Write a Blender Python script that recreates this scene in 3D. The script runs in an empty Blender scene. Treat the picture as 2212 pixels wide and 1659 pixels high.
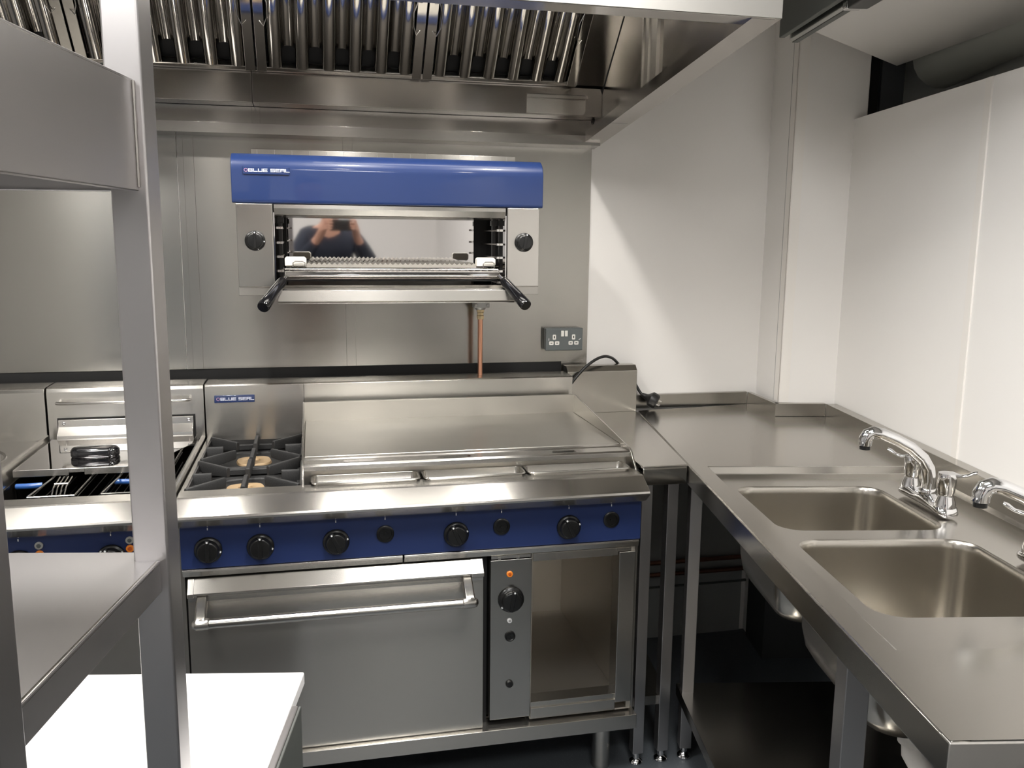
import bpy, bmesh, math, random
from mathutils import Vector, Matrix, Quaternion
random.seed(7)
PI = math.pi
SC = bpy.context.scene
COL = SC.collection
def R(d): return math.radians(d)

# ------------------------------------------------------------------ frames
# frame A: x along the back wall, y=0 on the wall (room is y<0), z up
# frame B: the room's right-hand side, turned about 10 degrees from the cooking line (u right, v towards viewer)
SK = -0.1783
BX, BY = 1.4715, -0.1
def B2A(u, v):
    s = SK
    return (BX + u*math.cos(s) + v*math.sin(s), BY + u*math.sin(s) - v*math.cos(s))
def A2B(x, y):
    s = SK; dx, dy = x-BX, y-BY
    return (dx*math.cos(s)+dy*math.sin(s), dx*math.sin(s)-dy*math.cos(s))

# ------------------------------------------------------------------ materials
def nodes(m):
    m.use_nodes = True
    nt = m.node_tree; nt.nodes.clear()
    out = nt.nodes.new('ShaderNodeOutputMaterial')
    p = nt.nodes.new('ShaderNodeBsdfPrincipled')
    nt.links.new(p.outputs[0], out.inputs[0])
    return nt, p
def noise(nt, scale, stretch=(1,1,1), detail=3, coord='Object'):
    tc = nt.nodes.new('ShaderNodeTexCoord'); mp = nt.nodes.new('ShaderNodeMapping')
    mp.inputs['Scale'].default_value = stretch
    nt.links.new(tc.outputs[coord], mp.inputs[0])
    n = nt.nodes.new('ShaderNodeTexNoise'); n.inputs['Scale'].default_value = scale; n.inputs['Detail'].default_value = detail
    nt.links.new(mp.outputs[0], n.inputs['Vector'])
    return n
def ramp(nt, src, a, b, p0=.3, p1=.7):
    r = nt.nodes.new('ShaderNodeMapRange')
    r.inputs['From Min'].default_value = p0; r.inputs['From Max'].default_value = p1
    r.inputs['To Min'].default_value = a; r.inputs['To Max'].default_value = b
    nt.links.new(src, r.inputs[0])
    return r.outputs[0]
def mixc(nt, fac, a, b):
    m = nt.nodes.new('ShaderNodeMix'); m.data_type = 'RGBA'
    m.inputs[6].default_value = (*a, 1); m.inputs[7].default_value = (*b, 1)
    nt.links.new(fac, m.inputs[0])
    return m.outputs[2]
MATS = {}
def plain(name, col, rough=.5, metal=0., spec=.5, coat=0., bump=0., bscale=200, var=.0):
    m = bpy.data.materials.new(name); nt, p = nodes(m)
    p.inputs['Base Color'].default_value = (*col, 1)
    p.inputs['Metallic'].default_value = metal
    p.inputs['Specular IOR Level'].default_value = spec
    p.inputs['Coat Weight'].default_value = coat; p.inputs['Coat Roughness'].default_value = .04
    n = noise(nt, 9, detail=4)
    nt.links.new(ramp(nt, n.outputs[0], max(.02, rough*.97), min(1, rough*1.03), .1, .9), p.inputs['Roughness'])
    if var:
        n2 = noise(nt, 3.5, detail=2)
        nt.links.new(mixc(nt, ramp(nt, n2.outputs[0], 0, 1), tuple(c*(1-var) for c in col), tuple(min(1, c*(1+var)) for c in col)), p.inputs['Base Color'])
    if bump:
        nb = noise(nt, bscale, detail=2); b = nt.nodes.new('ShaderNodeBump')
        b.inputs['Strength'].default_value = bump; b.inputs['Distance'].default_value = .002
        nt.links.new(nb.outputs[0], b.inputs['Height']); nt.links.new(b.outputs[0], p.inputs['Normal'])
    MATS[name] = m; return m
def steel(name, col=(.53,.51,.475), rough=.24, aniso=.88, smudge=.04, brush=0.03):
    m = bpy.data.materials.new(name); nt, p = nodes(m)
    p.inputs['Metallic'].default_value = 1
    n = noise(nt, 2.2, detail=3)
    nt.links.new(mixc(nt, ramp(nt, n.outputs[0], 0, 1, .15, .85), tuple(c*(1-smudge) for c in col), tuple(min(1, c*(1+smudge)) for c in col)), p.inputs['Base Color'])
    n3 = noise(nt, 1.1, detail=2)
    nt.links.new(ramp(nt, n3.outputs[0], rough*(1-brush*2), rough*(1+brush*2), .1, .9), p.inputs['Roughness'])
    if aniso:
        p.inputs['Anisotropic'].default_value = aniso
        t = nt.nodes.new('ShaderNodeTangent'); t.direction_type = 'UV_MAP'
        nt.links.new(t.outputs[0], p.inputs['Tangent'])
    MATS[name] = m; return m
def emit(name, col, s):
    m = bpy.data.materials.new(name); m.use_nodes = True; nt = m.node_tree; nt.nodes.clear()
    o = nt.nodes.new('ShaderNodeOutputMaterial'); e = nt.nodes.new('ShaderNodeEmission')
    e.inputs[0].default_value = (*col, 1); e.inputs[1].default_value = s
    nt.links.new(e.outputs[0], o.inputs[0]); MATS[name] = m; return m

ST = steel('brushed_steel')
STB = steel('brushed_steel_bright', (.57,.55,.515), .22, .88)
STW = steel('brushed_steel_wall', (.385,.37,.342), .21, .82, .03)
STH = steel('brushed_steel_hood', (.43,.41,.385), .15, .70, .04)
STD = steel('satin_steel_sink', (.44,.42,.385), .21, .3, .04)
STR = steel('satin_steel_tube', (.53,.515,.515), .34, .3, .04)
SATIN = steel('satin_edge_steel', (.56,.54,.51), .50, .2, .04)
GRD = steel('griddle_steel', (.50,.48,.44), .33, .4, .22)
BOWL = steel('bowl_steel', (.50,.475,.43), .25, 0, .10)
MIR = plain('mirror_steel', (.68,.66,.65), .035, 1)
CHR = plain('chrome', (.80,.80,.81), .06, 1)
ROD = plain('bright_rod', (.72,.70,.67), .2, 1)
BAF = plain('baffle_steel', (.40,.385,.36), .09, 1)
BLU = plain('blue_enamel', (.014,.033,.120), .35, 0, .3, .7)
BLF = plain('blue_fascia', (.015,.030,.110), .36, 0, .5, .1)
BLK = plain('black_plastic', (.008,.008,.008), .28, 0, .5)
BLG = plain('black_gloss', (.006,.006,.007), .10, 0, .6, .5)
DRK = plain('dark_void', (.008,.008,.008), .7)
IRON = plain('cast_iron', (.028,.028,.028), .52, 0, .4, 0, .35, 260)
ENAM = plain('dark_enamel', (.035,.034,.033), .35, 0, .5)
BRASS = plain('brass_burner', (.44,.31,.175), .45, 0.35, .5, 0, .1, 150, .15)
WPAN = plain('white_wall_cladding', (.82,.80,.775), .36, 0, .4)
WTRIM = plain('white_joint_trim', (.82,.79,.75), .35)
WBRD = plain('white_board', (.86,.85,.84), .45)
WCER = plain('pale_ceramic', (.80,.77,.70), .6)
CEIL = plain('ceiling_white', (.78,.76,.73), .7)
CEILG = plain('soffit_grey', (.62,.60,.575), .6)
DGREY = plain('dark_grey_metal', (.10,.106,.098), .5, 0.2)
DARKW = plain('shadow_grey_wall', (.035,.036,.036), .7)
LOWW = plain('lower_wall_shade', (.30,.31,.30), .6)  # shade under the bench put into the wall colour
RECG = plain('recess_grey', (.60,.61,.585), .6)
DUCTM = plain('duct_grey', (.36,.37,.34), .5, .1, .5, 0, .2, 12)
ALU = plain('aluminium', (.45,.46,.44), .25, 1)
SOCK = plain('socket_grey', (.13,.145,.145), .35, .3, .5)
SOCKW = plain('socket_white', (.78,.77,.72), .4)
COPPER = plain('copper', (.70,.36,.24), .28, 1)
COPD = plain('dull_copper', (.33,.17,.12), .45, 1)
BRS2 = plain('brass_fitting', (.58,.46,.28), .3, 1)
CABLE = plain('cable_black', (.010,.010,.010), .4)
ORANGE = plain('orange_lens', (.95,.28,.03), .3)
ORD = plain('deep_orange', (.55,.09,.01), .3)
GREYL = plain('clear_lens', (.42,.42,.40), .25)
WHT = plain('white_mark', (.85,.85,.85), .4)
LAV = plain('badge_letters', (.62,.66,.80), .4)
RING = plain('badge_ring', (.45,.25,.40), .4)
BASKB = plain('blue_grip', (.03,.10,.32), .25, 0, .5, .4)
PLW = plain('white_plastic_pipe', (.62,.60,.57), .4)
def floor_mat():
    m = bpy.data.materials.new('speckled_vinyl'); nt, p = nodes(m)
    n = noise(nt, 420, detail=1)
    sp = nt.nodes.new('ShaderNodeMapRange'); sp.inputs['From Min'].default_value=.70; sp.inputs['From Max'].default_value=.74
    nt.links.new(n.outputs[0], sp.inputs[0])
    nt.links.new(mixc(nt, sp.outputs[0], (.085,.095,.105), (.35,.37,.38)), p.inputs['Base Color'])
    p.inputs['Roughness'].default_value = .42
    return m
FLR = floor_mat()

# ------------------------------------------------------------------ mesh builder
class MB:
    def __init__(s): s.v=[]; s.f=[]; s.curved=False
    def add(s, vs, fs):
        o=len(s.v); s.v += [Vector(v) for v in vs]
        s.f += [tuple(i+o for i in f) for f in fs]; return s
    def box(s, x0,x1,y0,y1,z0,z1):
        vs=[(x,y,z) for z in (z0,z1) for y in (y0,y1) for x in (x0,x1)]
        return s.add(vs, [(0,2,3,1),(4,5,7,6),(0,1,5,4),(2,6,7,3),(0,4,6,2),(1,3,7,5)])
    def prism(s, poly, axis, a0, a1):
        # axis 'x': poly in (y,z); 'y': poly in (x,z); 'z': poly in (x,y)
        def P(p,a): return (a,p[0],p[1]) if axis=='x' else ((p[0],a,p[1]) if axis=='y' else (p[0],p[1],a))
        n=len(poly); vs=[P(p,a0) for p in poly]+[P(p,a1) for p in poly]
        fs=[tuple(range(n))[::-1], tuple(range(n,2*n))]+[(i,(i+1)%n,(i+1)%n+n,i+n) for i in range(n)]
        return s.add(vs, fs)
    def sheet(s, path, axis, a0, a1, t):
        # thin folded sheet following an open path, thickness t to its left side
        n=len(path); off=[]
        for i in range(n):
            d=Vector((0,0))
            if i>0: d+= (Vector(path[i])-Vector(path[i-1])).normalized()
            if i<n-1: d+= (Vector(path[i+1])-Vector(path[i])).normalized()
            d.normalize(); nn=Vector((-d.y,d.x))
            k=1.
            if 0<i<n-1:
                e=(Vector(path[i])-Vector(path[i-1])).normalized(); k=1/max(.35,abs(nn.dot(Vector((-e.y,e.x)))))
            off.append(Vector(path[i])+nn*t*k)
        return s.prism([tuple(p) for p in path]+[tuple(p) for p in reversed(off)], axis, a0, a1)
    def tube(s, pts, r, n=12, closed=False, flat=1.0):
        s.curved=True; pts=[Vector(p) for p in pts]; m=len(pts)
        rs = r if isinstance(r,(list,tuple)) else [r]*m
        vs=[]; prev=None
        for i,p in enumerate(pts):
            if closed: t=(pts[(i+1)%m]-pts[i-1])
            else: t=(pts[min(i+1,m-1)]-pts[max(i-1,0)])
            t.normalize()
            if prev is None:
                a=Vector((0,0,1)) if abs(t.z)<.9 else Vector((1,0,0))
                u=t.cross(a).normalized()
            else:
                u=(prev-t*prev.dot(t)).normalized()
            prev=u; w=t.cross(u)
            for k in range(n):
                an=2*PI*k/n; vs.append(p+(u*math.cos(an)+w*math.sin(an)*flat)*rs[i])
        fs=[]
        for i in range(m if closed else m-1):
            j=(i+1)%m
            for k in range(n): fs.append((i*n+k, i*n+(k+1)%n, j*n+(k+1)%n, j*n+k))
        if not closed: fs += [tuple(range(n))[::-1], tuple(range((m-1)*n,m*n))]
        return s.add(vs, fs)
    def lathe(s, prof, c, ax=(0,0,1), n=28):
        # prof: (radius, height along ax)
        s.curved=True
        ax=Vector(ax).normalized(); c=Vector(c)
        a=Vector((1,0,0)) if abs(ax.x)<.9 else Vector((0,1,0))
        u=ax.cross(a).normalized(); w=ax.cross(u)
        vs=[]; m=len(prof)
        for r,h in prof:
            for k in range(n):
                an=2*PI*k/n; vs.append(c+ax*h+(u*math.cos(an)+w*math.sin(an))*max(r,1e-5))
        fs=[(i*n+k,i*n+(k+1)%n,(i+1)*n+(k+1)%n,(i+1)*n+k) for i in range(m-1) for k in range(n)]
        fs += [tuple(range(n))[::-1], tuple(range((m-1)*n,m*n))]
        return s.add(vs, fs)
    def cyl(s, a, b, r, n=20):
        a=Vector(a); b=Vector(b)
        return s.lathe([(r,0),(r,(b-a).length)], a, b-a, n)
    def loft(s, loops, cap0=True, cap1=True):
        s.curved=True; n=len(loops[0]); vs=[p for L in loops for p in L]
        fs=[(i*n+k,i*n+(k+1)%n,(i+1)*n+(k+1)%n,(i+1)*n+k) for i in range(len(loops)-1) for k in range(n)]
        if cap0: fs.append(tuple(range(n))[::-1])
        if cap1: fs.append(tuple(range((len(loops)-1)*n,len(loops)*n)))
        return s.add(vs, fs)
    def obox(s, c, ax, ay, az, hx, hy, hz):
        c=Vector(c); ax=Vector(ax).normalized(); ay=Vector(ay).normalized(); az=Vector(az).normalized()
        vs=[c+ax*hx*i+ay*hy*j+az*hz*k for k in (-1,1) for j in (-1,1) for i in (-1,1)]
        return s.add(vs, [(0,2,3,1),(4,5,7,6),(0,1,5,4),(2,6,7,3),(0,4,6,2),(1,3,7,5)])
def rr(x0,x1,y0,y1,r,z,n=6):
    out=[]
    for cx,cy,a0 in ((x1-r,y1-r,0),(x0+r,y1-r,90),(x0+r,y0+r,180),(x1-r,y0+r,270)):
        for k in range(n+1):
            a=R(a0+90*k/n); out.append(Vector((cx+r*math.cos(a),cy+r*math.sin(a),z)))
    return out

LOC = {}       # object name -> base point in its own frame
def place(o, frame, loc):
    x,y,z = loc
    if frame=='B':
        wx,wy = B2A(x,-y)         # B objects are authored in (u, -v, z)
        o.location=(wx,wy,z); o.rotation_euler=(0,0,SK)
    else: o.location=(x,y,z)
    LOC[o.name]=(frame,Vector(loc))
def tag(o, label=None, cat=None, group=None, kind=None):
    if label: o['label']=label
    if cat: o['category']=cat
    if group: o['group']=group
    if kind: o['kind']=kind
    return o
def thing(name, label, cat, loc, frame='A', group=None):
    o=bpy.data.objects.new(name, None); o.empty_display_size=.1; COL.objects.link(o)
    place(o, frame, loc); return tag(o, label, cat, group)
def obj(name, mb, m, parent=None, frame='A', loc=None, bev=0, seg=2, brush='x', ang=None, label=None, recalc=True):
    """one mesh object; vertices are given in frame coordinates and stored relative to the thing's base"""
    if parent is not None: fr, base = LOC[parent.name]
    else: fr, base = frame, Vector(loc)
    me=bpy.data.meshes.new(name)
    me.from_pydata([tuple(v-base) for v in mb.v], [], mb.f); me.update()
    bm=bmesh.new(); bm.from_mesh(me)
    if recalc: bmesh.ops.recalc_face_normals(bm, faces=bm.faces)
    uvl=bm.loops.layers.uv.new('UVMap')
    bvec={'x':Vector((1,0,0)),'y':Vector((0,1,0)),'z':Vector((0,0,1))}[brush]
    for f in bm.faces:
        n=f.normal; b=bvec
        if abs(n.dot(b))>.92: b=Vector((0,1,0)) if brush!='y' else Vector((1,0,0))
        b=(b-n*b.dot(n)).normalized(); c=n.cross(b)
        for l in f.loops: l[uvl].uv=(l.vert.co.dot(c), l.vert.co.dot(b))
        f.smooth=True
    bm.to_mesh(me); bm.free()
    me.set_sharp_from_angle(angle=R(ang if ang else (38 if mb.curved else 9)))
    me.materials.append(m)
    o=bpy.data.objects.new(name, me); COL.objects.link(o)
    if parent is not None: o.parent=parent; LOC[o.name]=(fr,base)
    else: place(o, fr, loc)
    if bev:
        md=o.modifiers.new('edge','BEVEL'); md.width=bev; md.segments=seg; md.limit_method='ANGLE'; md.angle_limit=R(40)
        md.harden_normals=not mb.curved
    if label: o['label']=label
    return o
def structure(name, mb, m, frame='A', loc=(0,0,0), bev=0, brush='x'):
    return tag(obj(name, mb, m, None, frame, loc, bev, brush=brush), kind='structure')
def block_letters(text, h, w, gap, t):
    """wide squared capitals made of bars: returns list of rectangles (x0,x1,z0,z1) and the total width"""
    T=t; v=t*1.25; m0,m1=(h-T)/2,(h+T)/2
    G={'B':[(0,v,0,h),(0,w,h-T,h),(0,w*.97,m0,m1),(0,w,0,T),(w-v,w,T,m0),(w-v,w*.96,m1,h-T)],
       'L':[(0,v,0,h),(0,w,0,T)], 'U':[(0,v,0,h),(w-v,w,0,h),(0,w,0,T)],
       'E':[(0,v,0,h),(0,w,h-T,h),(0,w*.94,m0,m1),(0,w,0,T)],
       'S':[(0,w,h-T,h),(0,v,m0,h),(0,w,m0,m1),(w-v,w,0,m1),(0,w,0,T)],
       'A':[(0,v,0,h),(w-v,w,0,h),(0,w,h-T,h),(0,w,m0-T*.2,m1-T*.2)]}
    out=[]; x=0
    for c in text:
        if c==' ': x+=w*.55; continue
        out+=[(x+a,x+b,c0,c1) for a,b,c0,c1 in G[c]]; x+=w+gap
    return out, x-gap

# ================================================================== ROOM
UR = .689                       # right wall plane (frame B)
mb=MB(); mb.box(-4.2,3.6,-6.6,.3,-.1,0); structure('floor', mb, FLR, loc=(0,0,0))
mb=MB(); mb.box(-4.2,3.6,-6.6,.3,2.52,2.62); structure('ceiling', mb, CEIL, loc=(0,0,2.52))
mb=MB(); mb.box(-3.2,2.6,.0,.14,0,2.52); structure('wall_back', mb, WPAN, loc=(0,0,0))
# steel cladding sheets behind the cookers
def sheet_panel(i, x0, x1):
    mb=MB(); mb.box(x0,x1,-.006,-.0005,1.098,1.86)
    if x1>1.2: mb.box(1.206,x1,-.006,-.0005,.86,1.0981)
    structure('trim_%d'%i, mb, STW, loc=((x0+x1)/2,0,1.098), bev=.0006)
sheet_panel(1,-1.6,-.071); sheet_panel(2,-.069,.452); sheet_panel(3,.454,1.302)
for i,x in ((4,-.035),(5,.462)):
    mb=MB(); mb.box(x-.016,x+.016,-.0085,-.0055,1.098,1.86); structure('trim_%d'%i, mb, STW, loc=(x,0,1.098), bev=.001)
# right wall: white cladding up to 1.943, dark recess above
mb=MB(); mb.box(UR,UR+.05,-5.2,.10,0,1.943)
structure('wall_right', mb, WPAN, 'B', (UR,0,0))
mb=MB(); mb.box(1.06,1.12,-5.2,.6,1.90,2.52); structure('wall_right_upper', mb, RECG, 'B', (UR+.22,0,1.9))
mb=MB(); mb.box(UR+.05,1.06,-5.2,.6,1.90,1.9425); structure('trim_6', mb, RECG, 'B', (UR+.05,0,1.9))
mb=MB(); mb.box(UR-.004,UR+.002,-.872,-.842,.95,1.943); structure('trim_7', mb, WTRIM, 'B', (UR,-.855,.95), bev=.0015)
# dark sheets with shade painted in: behind the cookers and under the bench
mb=MB(); mb.box(-1.6,1.2055,-.004,-.0005,0,1.0975); structure('trim_13', mb, DRK, loc=(0,0,0))  # dark gap behind the range and its reflection, painted as a black sheet
mb=MB(); mb.box(1.203,1.965,-.006,-.0005,0,.86); structure('shade_sheet_back', mb, LOWW, loc=(1.6,0,0))  # this sheet and the next two paint the under-bench shade
mb=MB(); mb.box(UR-.006,UR-.0005,-5.1,-.07,0,.86); structure('shade_sheet_right', mb, DARKW, 'B', (UR,-2,0))
mb=MB(); mb.box(.481,.4865,-.064,.13,0,.86); mb.box(.481,.683,-.0675,-.0625,0,.86); structure('shade_sheet_corner', mb, DARKW, 'B', (.5,0,0))
# boxed pillar in the corner
mb=MB(); mb.box(.487,.735,-.062,.40,0,2.52); structure('wall_corner_pillar', mb, WPAN, 'B', (.6,0,0), bev=.006)
mb=MB(); mb.box(.4862,.4872,-.010,-.008,.97,2.5); structure('trim_8', mb, plain('joint_grey',(.35,.34,.33),.6), 'B', (.486,0,.97))  # thin grey joint line on the pillar
mb=MB(); mb.box(.4845,.522,-.0640,-.060,.97,2.5); mb.box(.4845,.4875,-.0640,-.022,.97,2.5); structure('trim_9', mb, WTRIM, 'B', (.49,-.06,.97))
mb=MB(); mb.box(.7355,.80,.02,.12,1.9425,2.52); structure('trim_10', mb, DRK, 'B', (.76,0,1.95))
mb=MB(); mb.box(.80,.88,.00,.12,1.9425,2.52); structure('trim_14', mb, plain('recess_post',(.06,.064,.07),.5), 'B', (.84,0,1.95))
mb=MB(); mb.box(.88,1.06,.10,.20,1.9425,2.52); structure('trim_15', mb, RECG, 'B', (.95,0,1.95))
# other walls out of view
mb=MB(); mb.box(-3.05,-2.95,-5.2,1.0,0,2.52); structure('wall_left', mb, plain('grey_wall',(.36,.35,.34),.6), 'B', (-3,0,0))
mb=MB()
mb.box(-3.05,-2.0,-5.3,-5.2,0,2.52); mb.box(-1.0,1.2,-5.3,-5.2,0,2.52); mb.box(-2.0,-1.0,-5.3,-5.2,2.05,2.52)
structure('wall_rear', mb, WPAN, 'B', (0,-5.25,0))
# glazed door in the rear wall, daylight behind it
dr=obj('door_1', MB().box(-2.0,-1.93,-5.29,-5.22,0,2.05).box(-1.07,-1.0,-5.29,-5.22,0,2.05).box(-1.93,-1.07,-5.29,-5.22,1.98,2.05).box(-1.93,-1.07,-5.29,-5.22,0,.25), plain('door_frame',(.7,.7,.7),.4), None,'B',(-1.5,-5.25,0)); tag(dr,kind='structure')
gm=bpy.data.materials.new('door_glass'); nt,p=nodes(gm); p.inputs['Transmission Weight'].default_value=1; p.inputs['Roughness'].default_value=.02; p.inputs['Base Color'].default_value=(.95,.97,1,1)
obj('glass', MB().box(-1.93,-1.07,-5.262,-5.256,.25,1.98), gm, dr)

# soffit box upper right
SZ=2.12
t=MB()
pl=[(.280,-.592),(.363,-.509),(.829,-.043),(.865,-.683),(1.00,-3.4),(.280,-3.4)]
t.prism(pl,'z',SZ,2.52)
sb=structure('ceiling_soffit', t, CEILG, 'B', (.6,-1.5,2.52), bev=.002)
t=MB().box(.262,.2785,-3.4,-.520,SZ-.022,2.52); structure('trim_11', t, DGREY, 'B', (.333,-1,2.16), bev=.002)
# aluminium channel rail hung under the soffit edge
rl=thing('aluminium_rail','slotted aluminium rail along the lower edge of the grey soffit box','rail',(.315,-1.2,SZ-.012),'B')
t=MB(); y0,y1=-3.3,-.535
t.prism([(.287,SZ-.002),(.287,SZ-.030),(.294,SZ-.035),(.314,SZ-.035),(.321,SZ-.030),(.321,SZ-.002)],'y',y0,y1)
obj('channel',t,ALU,rl,bev=.002)
obj('slot',MB().box(.296,.312,y0+.02,y1+.002,SZ-.0365,SZ-.030),DGREY,rl)
t=MB(); t.box(.284,.325,-.925,-.900,SZ-.041,SZ-.002); obj('clip',t,CHR,rl,bev=.004)
t=MB(); t.box(.281,.332,-1.03,-.935,SZ-.045,SZ-.002); obj('bracket',t,BLK,rl,bev=.004)
# duct in the recess
t=MB()
t.tube([(.955+.008*math.sin(i*.9),-3.2+3.12*i/16,2.145+.010*math.cos(i*1.3)) for i in range(17)],[.094+.006*math.sin(i*1.7) for i in range(17)],18)
tag(obj('ventilation_duct',t,DUCTM,None,'B',(.955,-1.6,2.05)),'dark grey sagging duct in the recess above the white wall cladding','duct')

# ================================================================== EXTRACTOR HOOD
HX0,HX1,HYF=-1.45,1.31,-1.262
def hz(y): return 1.843+.1185*(-y)            # lower edge rises towards the front
hood=thing('extractor_hood','large stainless steel extractor hood with baffle filters over the cooking line','extractor hood',(.0,-.02,1.843))
obj('back_gutter', MB().sheet([(-.012,1.90),(-.012,1.846),(-.11,1.846),(-.11,1.874),(-.100,1.868)],'x',HX0,HX1-.012,.0016), STH, hood, bev=.0006)
obj('back_panel', MB().box(HX0,.170,-.024,-.0165,1.87,1.937).box(.172,HX1-.012,-.024,-.0165,1.87,1.937), STH, hood, bev=.001)
obj('panel_joint', MB().box(.164,.190,-.027,-.0235,1.875,1.937), STH, hood, bev=.0008)
obj('filter_housing', MB().prism([(-.018,1.9375),(-.118,1.9375),(-.118,2.028),(-.100,2.045),(-.018,2.06)],'x',HX0,.172).prism([(-.018,1.9375),(-.118,1.9375),(-.118,2.028),(-.100,2.045),(-.018,2.06)],'x',.1735,HX1-.012), STH, hood, bev=.0015)
obj('filter_rail', MB().sheet([(-.105,2.046),(-.120,2.030),(-.142,2.030),(-.142,2.042)],'x',HX0,1.20,.0016), STH, hood, bev=.0005)
ap=obj('access_plate', MB().prism([(1.038,1.941),(1.232,1.941),(1.240,1.952),(1.240,1.996),(1.038,1.996)],'y',-.1235,-.1185), STB, hood, bev=.001)
obj('lip', MB().sheet([(-.119,2.004),(-.136,1.999),(-.136,1.990)],'x',1.036,1.243,.0015), STB, ap)
# sides
for nm,xs,xo in (('side_panel',HX1-.012,HX1),('side_panel',HX0,HX0+.012)):
    obj(nm, MB().prism([(-.008,hz(0)),(HYF+.003,hz(HYF)),(HYF+.003,2.52),(-.008,2.52)],'x',xs,xo), STH, hood, bev=.001, brush='y')
sx=HX1-.012
t=MB()
def slopebox(mb,x0,x1,ya,yb,dz0,dz1):
    vs=[(x,y,hz(y)+dz) for dz in (dz0,dz1) for y in (ya,yb) for x in (x0,x1)]
    mb.add(vs,[(0,2,3,1),(4,5,7,6),(0,1,5,4),(2,6,7,3),(0,4,6,2),(1,3,7,5)])
slopebox(t,1.244,sx,-.112,-.372,-.001,.002); slopebox(t,1.244,1.2465,-.112,-.372,.002,.034)
slopebox(t,1.244,sx,-.374,HYF+.004,-.001,.002); slopebox(t,1.244,1.2465,-.374,HYF+.004,.002,.034)
obj('side_gutter', t, STH, hood, brush='y')
t=MB(); t.box(1.288,1.2985,-.618,-.512,1.93,2.5); t.box(1.284,1.289,-.565,-.556,1.93,2.5); t.box(1.284,1.289,-.520,-.512,1.93,2.5)
obj('joint_strip', t, STB, hood, bev=.001, brush='z')
# front fascia with inward lower gutter
zf=hz(HYF)
obj('front_fascia', MB().sheet([(HYF,2.52),(HYF,zf),(HYF+.062,zf),(HYF+.062,zf+.034)],'x',HX0,HX1,.0018), STH, hood, bev=.0008)
obj('fascia_plate', MB().box(HX0,HX1,HYF-.0035,HYF-.0018,zf+.001,2.515), SATIN, hood, bev=.0006)
obj('roof_panel', MB().box(HX0+.012,HX1-.012,HYF+.002,-.47,2.40,2.405), STH, hood)
# filter bank : 45 degree slope
fb0=Vector((0,-.135,2.033)); fdir=Vector((0,-math.cos(R(45)),math.sin(R(45)))); fn=Vector((0,-math.sin(R(45)),-math.cos(R(45))))   # fn points to the viewer/down
FL=.50
def fp(x,s,d): p=fb0+fdir*s+fn*d; return Vector((x,p.y,p.z))
def baffle_filter(x0,x1):
    fr=MB()
    for a,b in ((x0+.001,x0+.030),(x1-.030,x1-.001)):
        fr.obox(fp((a+b)/2,FL/2,0),(1,0,0),fdir,fn,(b-a)/2,FL/2,.010)
    fr.obox(fp((x0+x1)/2,.006,-.008),(1,0,0),fdir,fn,(x1-x0)/2-.001,.006,.012)
    fr.obox(fp((x0+x1)/2,FL-.012,-.008),(1,0,0),fdir,fn,(x1-x0)/2-.001,.012,.012)
    f=obj('baffle_filter', fr, BAF, hood, bev=.0015)
    # rear plate (dark, seen through the slots)
    obj('grease_slot', MB().obox(fp((x0+x1)/2,FL/2,-.030),(1,0,0),fdir,fn,(x1-x0)/2-.03,FL/2-.01,.002), DRK, f)
    c0=x0+.095; xs=[c0+.0795*i for i in range(5)]
    lo=[x0+.055]+[ (xs[i]+xs[i+1])/2 for i in range(4)]+[x1-.052]
    for x in lo:            # front channels, rounded backs
        m=MB(); P=[]
        for s in (.012,FL-.02):
            L=[]
            for k in range(9):
                a=PI*k/8; L.append(fp(x-.0205*math.cos(a),s,-.006+.013*math.sin(a)**.7))
            L+= [fp(x+.0205,s,-.020),fp(x-.0205,s,-.020)]
            P.append(L)
        m.loft(P)
        obj('front_baffle', m, BAF, f, ang=50)
    for x in xs:            # rear channels, set back, stopping short of the bottom
        m=MB(); P=[]
        for s in (.072,FL-.02):
            L=[fp(x-.0185,s,-.010)]
            for k in range(9):
                a=PI*k/8; L.append(fp(x-.016*math.cos(a),s,-.014-.009*math.sin(a)))
            L+= [fp(x+.0185,s,-.010),fp(x+.0185,s,-.026),fp(x-.0185,s,-.026)]
            P.append(L)
        m.loft(P)
        obj('rear_baffle', m, BAF, f, ang=50)
    for sgn,xx in ((1,x0+.017),(-1,x1-.017)):
        h=MB(); h.tube([fp(xx,.17,.010),fp(xx+sgn*.012,.16,.020),fp(xx+sgn*.022,.19,.024),fp(xx+sgn*.024,.235,.024),fp(xx+sgn*.014,.265,.018),fp(xx,.26,.010)],.0016,6)
        obj('wire_handle', h, ROD, f)
for a,b in ((-1.31,-.815),(-.812,-.315),(-.312,.188),(.191,.690),(.693,1.196)): baffle_filter(a,b)
t=MB(); t.obox(fp(1.248,FL/2,-.004),(1,0,0),fdir,fn,.050,FL/2,.004)
obj('blank_panel', t, STH, hood, bev=.001)
t=MB(); t.obox(fp(1.2985,.19,-.002),(1,0,0),fdir,fn,.0015,.34,.006); obj('seal_strip', t, DRK, hood)
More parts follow.
